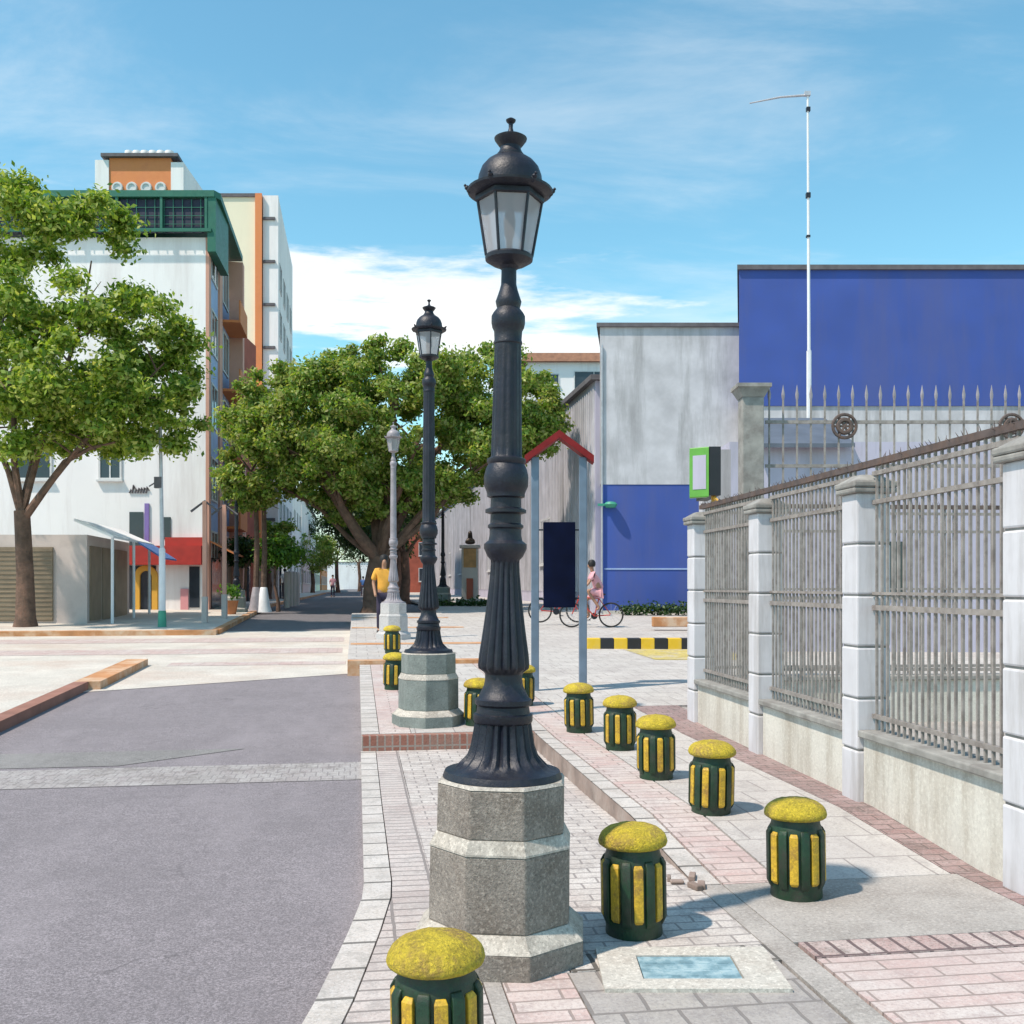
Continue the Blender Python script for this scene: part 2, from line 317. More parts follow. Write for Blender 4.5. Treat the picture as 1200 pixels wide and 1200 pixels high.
K['dnavy'] = plain('dark_navy_mesh', (.012,.016,.04), .6, var=.3, vscale=3)
K['pane'] = plain('window_glass', (.035,.045,.06), .12, var=.3, vscale=1, bstr=0)
K['frame'] = plain('window_frame', (.60,.60,.60), .5, var=.1, vscale=3, bstr=0)
K['signpost'] = plain('blue_grey_post', (.15,.20,.27), .45, metal=.2, var=.2, vscale=5, bstr=.1)
K['signred'] = plain('red_gable', (.20,.016,.018), .7, var=.3, vscale=5, bstr=.1)
K['navy'] = plain('navy_board', (.004,.007,.026), .85, var=.4, vscale=3, bstr=.05)
K['navy'].node_tree.nodes['Principled BSDF'].inputs['Specular IOR Level'].default_value = .08
K['signred'].node_tree.nodes['Principled BSDF'].inputs['Specular IOR Level'].default_value = .2
K['black'] = plain('black_paint', (.015,.015,.02), .5, var=.3, vscale=5, bstr=.1)
K['yellow'] = plain('kerb_yellow', (.72,.46,.02), .65, var=.2, vscale=4, dirt=(.5,.35,.1), dirt_amt=.6, dscale=4)
K['bark'] = plain('brown_bark', (.13,.078,.055), .9, var=.45, vscale=5, dirt=(.24,.13,.09), dirt_amt=.6, dscale=2, bstr=.9, bscale=18, bdist=.03)
K['leaf'] = leafmat('broad_leaves', [(.09,.18,.02), (.20,.33,.035), (.40,.50,.07), (.62,.64,.24)], .5)
K['leaf2'] = leafmat('street_tree_leaves', [(.09,.19,.03), (.18,.32,.04), (.34,.46,.07), (.36,.34,.13), (.54,.62,.18)], .5)
K['leaf3'] = leafmat('dark_leaves', [(.02,.055,.015), (.04,.09,.02), (.07,.13,.03)])
K['leafround'] = leafmat('round_tree_leaves', [(.05,.13,.012), (.10,.24,.02), (.20,.36,.04)])
K['galv'] = plain('galvanised_steel', (.50,.50,.53), .45, metal=.4, var=.15, vscale=6, bstr=.05)
K['polewhite'] = plain('white_pole_paint', (.72,.72,.74), .5, var=.08, vscale=4)
K['teal'] = plain('teal_green_paint', (.05,.30,.20), .5, var=.2, vscale=4)
K['lime'] = plain('lime_green_plastic', (.12,.36,.05), .4, var=.15, vscale=4, bstr=0)
K['lid'] = plain('pale_blue_lid', (.22,.36,.42), .6, var=.4, vscale=14, dirt=(.40,.50,.52), dirt_amt=.8, dscale=14, bstr=.5, bscale=60)
K['lidframe'] = plain('pale_concrete_frame', (.54,.51,.46), .85, var=.2, vscale=6, dirt=(.36,.32,.28), dirt_amt=.7, dscale=6, bstr=.5, speck=.5, sscale=60)
K['shutter'] = plain('taupe_shutter', (.24,.18,.12), .6, var=.25, vscale=2, bstr=.1)
K['blue_awning'] = plain('blue_awning', (.06,.16,.42), .6, var=.2, vscale=3)
K['red_awning'] = plain('red_awning', (.42,.03,.02), .6, var=.25, vscale=2)
K['ochre'] = plain('ochre_paint', (.66,.36,.05), .7, var=.15, vscale=2)
K['purple'] = plain('purple_banner', (.22,.15,.42), .6, var=.15, vscale=2)
K['pinkpaint'] = plain('pink_paint', (.62,.28,.30), .7, var=.15, vscale=2)
K['stone_pale'] = plain('pale_stone', (.55,.47,.44), .8, var=.15, vscale=3, dirt=(.35,.3,.28), dirt_amt=.5)
K['bronze'] = plain('dark_bronze', (.045,.035,.03), .45, metal=.6, var=.3, vscale=8)
K['plaque'] = plain('orange_brown_plaque', (.42,.20,.06), .5, var=.3, vscale=6)
K['skin'] = plain('skin', (.36,.19,.12), .55, var=.1, vscale=6, bstr=0)
K['hair'] = plain('black_hair', (.012,.010,.010), .6, var=.3, vscale=12, bstr=.2)
K['shirt'] = plain('yellow_orange_shirt', (.74,.36,.05), .8, var=.2, vscale=6)
K['trouser'] = plain('dark_purple_trousers', (.03,.022,.05), .8, var=.2, vscale=6)
K['pinkcloth'] = plain('pink_cloth', (.66,.34,.38), .8, var=.15, vscale=6)
K['redpaint'] = plain('red_bike_paint', (.48,.04,.03), .35, var=.1, vscale=4, bstr=0)
K['rubber'] = plain('tyre_rubber', (.02,.02,.02), .8, var=.2, vscale=8)
K['rooftile'] = plain('brown_roof', (.26,.13,.08), .85, var=.3, vscale=3)
K['slate'] = plain('grey_roof_sheet', (.10,.115,.15), .55, var=.25, vscale=2)
K['pot'] = plain('terracotta', (.45,.17,.07), .8, var=.2, vscale=5)

# ------------------------------------------------------------------ ground (street frame: local x across, local y along)
def frange(a, b, st):
    out = [a]; x = math.floor(a/st)*st+st
    while x < b-1e-6: out.append(x); x += st
    out.append(b); return out
def ribbon(name, mat, s0, s1, tL, tR, zf, skirt=0.0, step=2.0, kind='structure', smat=None):
    fL = tL if callable(tL) else (lambda s: tL); fR = tR if callable(tR) else (lambda s: tR); fz = zf if callable(zf) else (lambda s: zf)
    ss = sorted(set(frange(s0, s1, step) + [q for q in (5.3, 6.6, 10, 10.3, 42) if s0 < q < s1]))
    vs = []; fs = []; n = len(ss)
    for s in ss: vs += [(fL(s), s, gz(s)+fz(s)), (fR(s), s, gz(s)+fz(s))]
    for i in range(n-1): fs.append((2*i, 2*i+1, 2*i+3, 2*i+2))
    if skirt:
        for s in ss: vs += [(fL(s), s, gz(s)+fz(s)-skirt), (fR(s), s, gz(s)+fz(s)-skirt)]
        k = 2*n
        for i in range(n-1):
            fs.append((2*i, 2*i+2, k+2*i+2, k+2*i)); fs.append((2*i+1, k+2*i+1, k+2*i+3, 2*i+3))
        fs.append((0, k, k+1, 1)); fs.append((2*n-2, 2*n-1, k+2*n-1, k+2*n-2))
    o = MB().add(vs, fs).build(name, mat); o.rotation_euler = (0, 0, TH)
    if kind: o['kind'] = kind
    return o

ribbon('ground', K['earth'], -60, 1200, -700, 700, -.14, step=50)
ribbon('road', K['asphalt'], -8, 18.5, -4.0, .6, -.08, step=1)
def edge(s):
    pts = [(-8,-4.0), (-2,-2.4), (1,-1.15), (2.6,-.50), (3.75,-.20), (4.7,-.05), (5.4,.04), (30,.05)]
    for (a, p), (b, q) in zip(pts, pts[1:]):
        if a <= s <= b: return p+(q-p)*(s-a)/(b-a)
    return .05
ribbon('road_band', K['roadband'], 8.98, 9.88, -3.9, .045, -.076)
# pale worn repair beside the band
ribbon('road_patch', K['patch'], 10.0, 10.75, -3.9, lambda s: -2.2-(s-10)*1.6*-.9, -.0755, step=.25)
# intersection of pale concrete, its near edge runs slightly askew
vs = [(-60, 15.3), (-3.9, 15.6), (.05, 17.7), (60, 18.0)]
mb = MB(); ss = [28.0]
poly = [(-60, 15.3), (-3.9, 15.6), (.05, 17.7), (60, 18.0), (60, 28.4), (-60, 28.4)]
mb.add([(x, y, gz(y)-.074) for x, y in poly], [(0, 1, 2, 3, 4, 5)]); o = mb.build('intersection', K['concrete']); o.rotation_euler = (0,0,TH); o['kind'] = 'structure'
for a, b, tl, tr, i in ((19.2, 19.8, -3.4, -.2, 0), (21.6, 22.8, -7.5, -.3, 1), (24.6, 25.9, -9.0, -.3, 2)):
    ribbon('crossing_band', K['pink'], a, b, tl, tr, -.070)
ribbon('far_road', K['asphalt_far_shaded'], 28.4, 320, -3.7, 3.2, -.07, step=20)

# left pavement
ribbon('left_kerb', K['red_kerb'], -8, 15.9, -4.12, -3.92, .045, .2)
ribbon('left_corner_kerb', K['orange_kerb'], 15.9, 19.4, -4.12, -3.75, .045, .2)
ribbon('left_pavement', K['concrete'], -8, 19.3, -9, -4.125, .04, .2)
ribbon('far_left_kerb', K['orange_kerb'], 27.0, 27.3, -40, -3.55, .05, .2)
ribbon('far_left_pavement', K['concrete'], 27.302, 200, -40, -3.7, .045, .2, step=10)
ribbon('far_left_kerb_side', K['orange_kerb'], 27.302, 120, -3.697, -3.5, .05, .2, step=10)

# right pavement, lower level
zs = lambda s: -.05*min(1, max(0, (s-5.6)/2.2))
g = .007
ribbon('kerb', K['kerbstone'], -8, 10.29, edge, lambda s: edge(s)+.145, lambda s: zs(s)+.002, .2, step=.4)
ribbon('paver_strip', K['cross_pavers'], -8, 10.29, lambda s: edge(s)+.145+g, lambda s: max(.40, edge(s)+.37), zs, .06, step=.4)
ribbon('pavement', K['plaza'], 4.36, 10.29, .40+g, 1.795, zs, .06, step=.4)
ribbon('soldier_course', K['white_small'], 4.16, 4.352, .88, 1.80, .001, .06)
ribbon('soldier_course', K['pink_small'], 4.16, 4.352, 1.96, 3.75, .001, .06)
ribbon('paver_field', K['plaza'], 4.16, 4.354, .40+g, .874, 0, .06)
ribbon('paver_field', K['cross_pavers'], -8, 4.153, lambda s: max(.40, edge(s)+.37)+g, .50, 0, .06)
ribbon('concrete_strip', K['concrete_grey'], -8, 4.153, .507, .575, 0, .06)
ribbon('paver_field', K['pink'], -8, 4.153, .582, .86, 0, .06)
ribbon('tile_field', K['tile_near'], -8, 4.153, .867, 1.78, 0, .06)
ribbon('concrete_strip', K['concrete_grey'], -8, 5.26, 1.80, 1.935, .001, .06)
ribbon('paver_field', K['pink'], -8, 4.153, 1.955, 3.3, 0, .06)
ribbon('paver_strip', K['darkred'], -8, 5.26, 3.307, 3.85, 0, .06)
ribbon('pavement', K['concrete_grey'], 4.36, 5.26, 1.942, 3.30, 0, .06)
# right pavement, raised level (ramps up from the near end)
def zp(s): return 0.0 if s < 5.3 else (.085*(s-5.3)/1.3 if s < 6.6 else (.085+.02*min(1, (s-6.6)/3.7)))
ribbon('raised_kerb', K['kerbstone'], 5.267, 10.35, 1.80, 1.935, zp, .005, step=.3)
ribbon('raised_paver_strip', K['pink'], 5.267, 17.3, 1.952, 2.27, zp, .06, step=.3)
ribbon('raised_pavement', K['tile_light'], 5.267, 17.3, 2.287, 3.27, zp, .06, step=.3)
ribbon('raised_paver_strip', K['darkred'], 5.267, 12.0, 3.277, 3.85, zp, .06, step=.3)
ribbon('raised_pavement', K['tile_light'], 12.0, 17.3, 3.277, 14, zp, .06, step=.3)
ribbon('raised_pavement', K['tile_light'], 10.40, 17.3, .55, 1.94, zp, .06, step=.5)
ribbon('raised_paver_strip', K['pink'], 10.40, 17.3, .23, .543, zp, .06, step=.5)
ribbon('raised_kerb', K['kerbstone'], 10.40, 17.3, .05, .223, zp, .2, step=.5)
ribbon('joint_bed', K['joint'], -8, 17.3, .30, 3.85, lambda s: zp(s)-.03 if s > 10.3 else zs(s)-.03, step=.5)
ribbon('raised_joint_bed', K['joint'], 5.4, 10.39, 1.81, 3.85, lambda s: zp(s)-.028, step=.5)
# faces of the step
mb = MB()
for i in range(24):
    a = 5.3+5.03*i/24; b = 5.3+5.03*(i+1)/24
    mb.add([(1.792, a, -.08), (1.792, b, -.08), (1.792, b, gz(b)+zp(b)-.001), (1.792, a, zp(a)-.001)], [(3, 2, 1, 0)])
o = mb.build('step_side', K['stepside']); o.rotation_euler = (0,0,TH); o['kind'] = 'structure'
mb = MB(); mb.box((.925, 10.345, .015), (1.75, .10, .195)); o = mb.build('step_front', K['stepbrick'], bevel=.008); o.rotation_euler = (0,0,TH); o['kind'] = 'structure'
# corner plaza beyond
ribbon('plaza_kerb', K['orange_kerb'], 17.307, 17.55, -.15, 2.7, .17, .3)
ribbon('plaza', K['tile_light'], 17.553, 33, -.15, 2.7, .168, .3)
ribbon('plaza', K['tile_light'], 17.307, 70, 2.703, 30, .10, .1, step=5)
ribbon('plaza', K['concrete'], 33.003, 120, 3.25, 9, .095, .1, step=10)
for a in (20.6, 25.6, 30): ribbon('plaza_band', K['orange_kerb'], a, a+.45, -.12, 2.68, .173)
# paint patch
mb = MB(); q = [(2.55, 18.2), (4.3, 18.2), (4.2, 20.35), (2.2, 20.35)]
mb.add([(x, y, gw(x, y)+.106) for x, y in q], [(0,1,2,3)]); o = mb.build('painted_patch', K['yellow_patch']); o['kind'] = 'structure'
# courtyard behind the fence
ribbon('courtyard', K['concrete_grey'], -8, 12.0, 3.86, 30, .08, .1, step=2)

# ------------------------------------------------------------------ lamp posts
def Zm(y): return 1.6-(y-687)/266.7
def lamp(extra=0, pmat='granite', lmat='granite_sunlit', imat='iron', rot=0):
    """post profile; extra lengthens the shaft"""
    root = thing('street_lamp', 'x', 'street lamp')
    a8 = R(22.5)
    def octo(r0, z0, r1, z1): return MB()
    c = 1/math.cos(a8)
    pedm = MB(); pedm.lathe([(.300*c,.166),(.298*c,.485)], 8, rot=a8, smooth=False); pedm.lathe([(.272*c,.545),(.270*c,.752)], 8, rot=a8, smooth=False)
    ped = pedm.build('pedestal', K[pmat], root, bevel=.008)
    fm = MB(); fm.lathe([(.365*c,-.04),(.362*c,.106)], 8, rot=a8, smooth=False); fm.build('plinth', K[pmat], ped, bevel=.006)
    l = MB(); l.lathe([(.362*c,.1065),(.358*c,.112),(.302*c,.167)], 8, rot=a8, smooth=False)
    l.lathe([(.3*c,.4855),(.3*c,.494),(.273*c,.546)], 8, rot=a8, smooth=False); l.lathe([(.271*c,.7525),(.262*c,.766)], 8, rot=a8, smooth=False)
    l.build('ledge', K[lmat], ped)
    pr = [(.262,.768),(.258,.78),(.252,.795),(.225,.800),(.206,.808),(.196,.82),(.178,.838),(.158,.860),(.143,.90),(.134,.95),(.126,1.0)]
    pr += [(.126,1.005),(.130,1.012),(.130,1.04),(.118,1.045),(.114,1.075),(.125,1.085),(.125,1.105),(.112,1.112),(.098,1.14),(.086,1.165),(.082,1.19),(.082,1.215),(.09,1.225),(.112,1.24),(.114,1.255)]
    pr += [(.110,1.30),(.101,1.36),(.091,1.43),(.082,1.50),(.074,1.57),(.067,1.64),(.063,1.70)]
    pr += [(.064,1.715),(.078,1.73),(.094,1.765),(.094,1.785),(.075,1.80),(.070,1.825),(.070,1.85),(.078,1.857),(.078,1.868),(.068,1.875),(.067,1.915),(.090,1.922),(.090,1.936),(.068,1.945),(.067,1.985),(.083,1.992),(.083,2.006),(.088,2.02),(.097,2.04),(.098,2.08),(.090,2.115),(.080,2.135),(.086,2.145),(.086,2.158),(.070,2.165)]
    e = extra
    n0 = 12; zt = 2.66+e
    for i in range(n0+1): q = i/n0; pr.append((.069-.010*q, 2.17+(zt-2.17)*q))
    pr += [(.063,2.664+e),(.063,2.672+e),(.060,2.68+e),(.062,2.72+e),(.070,2.735+e),(.074,2.755+e),(.074,2.785+e),(.066,2.80+e),(.050,2.82+e),(.054,2.835+e),(.057,2.85+e),(.050,2.87+e),(.040,2.90+e),(.034,2.925+e),(.033,2.99+e),(.040,2.995+e),(.048,3.005+e)]
    m = MB(); m.lathe(pr, 64, flute=[(.82,1.001,20,.13),(1.239,1.70,16,.13),(2.168,zt-.01,12,.07)])
    pole = m.build('post', K[imat], root)
    for p in pole.data.polygons: pass
    # lantern
    b = 3.0+e; n6 = 6; r6 = R(rot)
    lf = MB(); lf.lathe([(.04,b),(.075,b+.012),(.104,b+.03),(.106,b+.045),(.100,b+.052)], 24)
    lf.build('lantern_base', K[imat], root)
    gl = MB(); gl.lathe([(.098,b+.052),(.140,b+.30)], 6, rot=r6, smooth=False); gl.build('lantern_glass', K['lamp_glass'], root)
    fr = MB()
    for k in range(6):
        a = r6+2*math.pi*k/6; p0 = Vector((math.cos(a)*.101, math.sin(a)*.101, b+.05)); p1 = Vector((math.cos(a)*.143, math.sin(a)*.143, b+.30))
        fr.tube([p0, p1], .0065, 6)
    fr.lathe([(.146,b+.285),(.152,b+.29),(.152,b+.31),(.146,b+.312)], 6, rot=r6, smooth=False)
    fr.build('lantern_frame', K[imat], root)
    bu = MB(); bu.lathe([(.012,b+.053),(.014,b+.12),(.022,b+.14),(.026,b+.20),(.018,b+.25),(.014,b+.31)], 12); bu.build('lamp_burner', K['iron'], root)
    h = b+.312
    rf = MB(); rf.lathe([(.150,h),(.170,h+.004),(.186,h+.014),(.188,h+.024),(.172,h+.03),(.142,h+.034),(.142,h+.06),(.138,h+.09),(.126,h+.122),(.104,h+.148),(.078,h+.166),(.060,h+.174),(.060,h+.182),(.053,h+.19),(.046,h+.205),(.045,h+.215),(.054,h+.225),(.070,h+.247),(.072,h+.254),(.058,h+.262),(.03,h+.272),(.014,h+.282),(.009,h+.30),(.010,h+.318),(.020,h+.328),(.022,h+.335),(.010,h+.343)], 36)
    for k in range(6):      # upturned corner leaves on the eave
        a = r6+2*math.pi*k/6
        for rr, hh, q in ((.176,.020,.016),(.188,.030,.012),(.197,.040,.007)):
            rf.lathe([(.001,h+hh-q),(q*.8,h+hh-q*.5),(q,h+hh),(q*.6,h+hh+q*.7),(.001,h+hh+q)], 8, c=(math.cos(a)*rr, math.sin(a)*rr))
    rf.build('lantern_roof', K[imat], root)
    return root

LG = 'cast iron street lamps on stone pedestals'
l1 = lamp(0, rot=8); l1['label'] = 'tall dark navy iron lamp post in the foreground on octagonal granite pedestal'; l1['group'] = LG
l1.location = (-.215*0-.22*0 + (586-600)/266.7, 4.5, 0); l1.rotation_euler = (0, R(.75), R(-4))
l2 = lamp(.90, 'granite_green', 'granite_sunlit', rot=20); l2['label'] = 'second dark lamp post on grey green pedestal at the brick step behind the foreground lamp'; l2['group'] = LG
x2 = (502-600)/1200*11.0; l2.location = (x2, 11.0, gw(x2, 11)+.10); l2.rotation_euler = (0, R(.1), R(22.5))
l3 = lamp(1.0, 'white_ped', 'white_ped', 'iron_pale', rot=10); l3['label'] = 'pale grey lamp post on a white pedestal at the street corner'; l3['group'] = LG
x3 = (461-600)/1200*22; l3.location = (x3, 22, gw(x3, 22)+.165); l3.rotation_euler = (0, 0, R(10))
l4 = copy_tree(l2); x4 = (519-600)/1200*41; l4.location = (x4, 41, gw(x4, 41)+.02); l4.rotation_euler = (0,0,.3)
l4['label'] = 'far dark lamp post before the lilac wall left of the bust'
l5 = copy_tree(l2); x5 = (277-600)/1200*35.5; l5.location = (x5, 35.5, gw(x5, 35.5)+.04); l5.rotation_euler = (0,0,.7)
l5['label'] = 'far dark lamp post on the left pavement by the white apartment block'

# ------------------------------------------------------------------ bollards
def bollard():
    root = thing('bollard', 'x', 'bollard', group='yellow capped green bollards')
    m = MB(); m.lathe([(.128,-.03),(.132,.01),(.130,.035),(.134,.06),(.134,.345),(.128,.365),(.124,.375),(.122,.405)], 32)
    for k in range(8):                       # raised green ribs between the stripes
        a = 2*math.pi*(k+.5)/8
        n = 5; lo = []; w_ = .30
        prof = [(.055,.138),(.085,.152),(.330,.152),(.355,.138)]
        vs = []
        for z, r in prof:
            for j in range(n): q = a-w_/2*1.0+w_*j/(n-1); vs.append((r*math.cos(q), r*math.sin(q), z))
            for j in range(n): q = a+w_/2-w_*j/(n-1); vs.append((.12*math.cos(q), .12*math.sin(q), z))
        M_ = 2*n; fs = [(i*M_+j, i*M_+(j+1) % M_, (i+1)*M_+(j+1) % M_, (i+1)*M_+j) for i in range(3) for j in range(M_)]
        fs += [tuple(range(M_))[::-1], tuple(range(3*M_, 4*M_))]
        m.add(vs, fs)
    m.build('body', K['green'], root, bevel=.004)
    for k in range(8):
        a = 2*math.pi*k/8; y = MB(); n = 6; w_ = .30; vs = []
        for z, r in ((.075,.138),(.090,.149),(.325,.149),(.340,.138)):
            ww = w_*(.8 if z in (.075,.340) else 1)
            for j in range(n): q = a-ww/2+ww*j/(n-1); vs.append((r*math.cos(q), r*math.sin(q), z))
            for j in range(n): q = a+ww/2-ww*j/(n-1); vs.append((.12*math.cos(q), .12*math.sin(q), z))
        M_ = 2*n; fs = [(i*M_+j, i*M_+(j+1) % M_, (i+1)*M_+(j+1) % M_, (i+1)*M_+j) for i in range(3) for j in range(M_)]
        fs += [tuple(range(M_))[::-1], tuple(range(3*M_, 4*M_))]
        y.add(vs, fs); y.build('stripe', K['ystripe'], root, bevel=.003)
    random.seed(4)
    pr = [(.10,.405),(.145,.404),(.156,.412),(.160,.424),(.157,.440),(.148,.456),(.134,.470),(.112,.484),(.085,.494),(.05,.501),(.02,.504),(.002,.5045)]
    cp = MB(); cp.lathe(pr, 40)
    cv = []
    from mathutils import noise as mn
    for v in cp.v:
        q = mn.noise(Vector(v)*22)*.0035+mn.noise(Vector(v)*60)*.0018
        L_ = Vector((v[0], v[1], v[2]-.40)); L_ = L_.normalized() if L_.length else L_
        cv.append(tuple(Vector(v)+L_*q))
    cp.v = cv; cp.build('cap', K['cap'], root)
    return root
b0 = bollard()
BL = [ (-.238, 3.30, -.02, 10, 'nearest bollard at the bottom of the picture in front of the big lamp pedestal'),
       (.565, 4.74, 0, 3, 'bollard standing just right of the foreground lamp pedestal'),
       (1.475, 5.31, 0, 26, 'rightmost bollard standing alone on grey concrete near the fence'),
       (1.34, 6.90, .06, 18, 'bollard on the raised pavement behind the rightmost one, second in the row'),
       (1.137, 8.07, .085, 5, 'middle bollard of the row along the pink paver strip'),
       (.998, 9.45, .09, 30, 'fourth bollard of the row, between the middle one and the noticeboard end'),
       (.690, 10.5, .10, 12, 'farthest bollard of the right hand row, before the noticeboard post'),
       (-.365, 10.9, .10, 8, 'bollard partly hidden behind the foreground lamp post, left side'),
       (-1.600, 13.9, .10, 15, 'bollard half hidden behind the grey green pedestal'),
       (-2.175, 18.6, .17, 22, 'small far bollard on the orange plaza kerb left of the second lamp'),
       (.125, 12.4, .10, 2, 'bollard showing as a sliver right behind the foreground lamp post')]
for i, (x, y, z, a, lab) in enumerate(BL):
    o = b0 if i == 0 else copy_tree(b0)
    o.location = (x, y, gw(x, y)+z); o.rotation_euler = (R(random.uniform(-1, 1)), R(random.uniform(-1.2, 1.2)), R(a)); o['label'] = lab

# ------------------------------------------------------------------ manhole
mh = thing('manhole', 'pale concrete manhole frame with a light blue lid beside the lamp pedestal', 'manhole', (.735, 4.265, .004))
m = MB(); ow, od, iw, idp = .37, .235, .205, .13
for a in ((-ow,-od,ow,-idp),(-ow,idp,ow,od),(-ow,-idp,-iw,idp),(iw,-idp,ow,idp)): m.prism([(a[0],a[1]),(a[2],a[1]),(a[2],a[3]),(a[0],a[3])], -.01, .012)
m.build('frame', K['lidframe'], mh)
m = MB(); m.box((0,0,.001),(2*iw-.012, 2*idp-.012,.014))
for i in range(5):
    for j in range(3): m.box((-.15+.075*i, -.07+.07*j, .0088), (.05,.05,.002), 0)
m.build('lid', K['lid'], mh)

# broken paving hole by the bollard
hx, hy = 1.02, 5.5
m = MB(); random.seed(3)
for i in range(5):
    m.box((hx-.12+random.uniform(-.06,.14), hy+random.uniform(-.12,.12), .012+random.uniform(-.005,.006)), (random.uniform(.03,.10), random.uniform(.02,.06), random.uniform(.015,.035)), random.uniform(0,3))
tag(m.build('rubble', K['stepside'], bevel=.006), 'small broken paver pieces lying right of the bollard at the ramp end', 'rubble')

# ------------------------------------------------------------------ pillared fence on the right
fd = Vector((.115, -1)).normalized(); f0 = Vector((2.08, 11.25)); fn = Vector((-fd.y*-1, fd.x*-1)); fn = Vector((fd.y, -fd.x))   # fn points to the street side
if fn.x > 0: fn = -fn
def zfence(y): return gw(2.3, y)+.09
def pillar(x, y, lab):
    root = thing('fence_pillar', lab, 'pillar', (x, y, zfence(y)), math.atan2(fd.y, fd.x)+R(90), 'white banded pillars of the right hand fence')
    m = MB(); h = 2.18; n = 6
    for i in range(n): z0 = i*h/n; z1 = (i+1)*h/n-.014; m.prism([(-.125,-.125),(.125,-.125),(.125,.125),(-.125,.125)], z0-(.1 if i == 0 else 0), z1)
    m.build('shaft', K['pillar'], root, bevel=.012)
    m = MB()
    for i in range(1, n): z = i*h/n-.007; m.box((0,0,z), (.225,.225,.016))
    m.build('groove', K['pillar_cap'], root)
    m = MB(); m.prism([(-.16,-.16),(.16,-.16),(.16,.16),(-.16,.16)], 2.166, 2.205); m.prism([(-.165,-.165),(.165,-.165),(.165,.165),(-.165,.165)], 2.205, 2.25)
    m.prism([(-.15,-.15),(.15,-.15),(.15,.15),(-.15,.15)], 2.25, 2.30, [(-.07,-.07),(.07,-.07),(.07,.07),(-.07,.07)])
    m.build('cap', K['pillar_cap'], root, bevel=.012); return root
labs = ['farthest white banded pillar at the fence corner', 'middle white banded pillar between two barred panels', 'white banded pillar to the right of the widest barred panel', 'nearest white banded pillar at the right edge']
sp = 1.975; pil = []
for i in range(4):
    p = f0+fd*sp*i; pil.append(p); pillar(p.x, p.y, labs[i])
plabs = ['farthest barred fence panel with grey coping between two pillars', 'second barred fence panel with horizontal rails and cream plinth', 'nearest barred fence panel at the right edge']
def panel(p, q, lab, n=17, rev=False):
    c = (p+q)/2; zb = min(zfence(p.y), zfence(q.y)); root = thing('fence_panel', lab, 'fence', (c.x, c.y, zb), math.atan2((q-p).y, (q-p).x), 'barred fence panels')
    L_ = (q-p).length/2-.13
    m = MB(); m.box((0,0,.16),(2*L_,.16,.58)); m.build('plinth', K['creamwall'], root, bevel=.006)
    m = MB(); m.box((0,0,.478),(2*L_,.25,.05)); m.build('ledge', K['pillar_cap'], root, bevel=.01)
    m = MB()
    for z, d in ((.60,.03),(1.36,.035),(1.46,.02),(2.10,.03),(2.30,.03)): m.box((0,0,z),(2*L_,.035,d))
    m.build('rail', K['bars'], root)
    m = MB()
    for k in range(n): x = -L_+2*L_*(k+.5)/n; m.box((x,0,1.43),(.016,.016,1.86))
    m.build('bars', K['bars'], root)
    m = MB(); random.seed(int(c.y*10)); z = 2.375
    m.box((0,0,z),(2*L_+.26,.05,.045))
    for k in range(int(L_*2*26)):
        x = -L_-.12+(2*L_+.24)*k/(L_*2*26); a = random.uniform(0, 6.28); r = .05
        m.tube([(x, 0, z), (x+random.uniform(-.02,.02), math.cos(a)*r, z+abs(math.sin(a))*r*1.1+.01)], [.006,.001], 4)
    m.build('spiked_rail', K['rust'], root); return root
for i in range(3): panel(pil[i], pil[i+1], plabs[i], n=22)
# the panel of the near run seen beyond the frame to the camera side
tp = Vector((5.8, 11.55)); panel(f0, tp, 'barred fence panel running right from the farthest pillar', n=36)

# tall spear gate behind
gy = 14.0; gl_ = (880-600)/1200*gy
col = thing('gate_column', 'grey stone gate column with flared top beside the spear railing', 'column', (gl_, gy, gw(gl_, gy)+.08))
m = MB(); m.box((0,0,2.0),(.29,.29,4.0)); m.build('shaft', K['pillar_cap'], col, bevel=.01)
m = MB(); m.prism([(-.15,-.15),(.15,-.15),(.15,.15),(-.15,.15)], 4.0, 4.13, [(-.22,-.22),(.22,-.22),(.22,.22),(-.22,.22)]); m.box((0,0,4.15),(.46,.46,.05)); m.build('capital', K['pillar_cap'], col)
gr = thing('spear_railing', 'tall railing with pale spear tips and a round ornament before the blue building', 'railing', (gl_+.2, gy, gw(gl_, gy)+.08))
m = MB(); t_ = MB(); W_ = 5.2
for k in range(28):
    x = .05+k*.19
    if x > W_: break
    m.box((x,0,2.0),(.022,.022,3.95)); MB().lathe([(.008,3.95),(.022,4.02),(.024,4.06),(.012,4.13),(.002,4.19)], 6, c=(x, 0)).build('spear_tip', K['iron_pale'], gr)
m.build('bars', K['bars'], gr)
m = MB()
for z in (.3, 3.08, 3.68): m.box((W_/2,0,z),(W_,.04,.045))
m.build('rail', K['bars'], gr)
for xx in (1.07, 3.35):
    m = MB(); vs_ = 24
    m.tube([(xx+.16*math.cos(2*math.pi*i/vs_), -.03, 3.62+.16*math.sin(2*math.pi*i/vs_)) for i in range(vs_+1)], .022, 6)
    m.tube([(xx+.09*math.cos(2*math.pi*i/vs_), -.03, 3.62+.09*math.sin(2*math.pi*i/vs_)) for i in range(vs_+1)], .03, 6)
    for q in range(6): a = q*math.pi/3; m.tube([(xx, -.03, 3.62), (xx+.16*math.cos(a), -.03, 3.62+.16*math.sin(a))], .016, 5)
    m.build('ornament', K['rust'], gr)

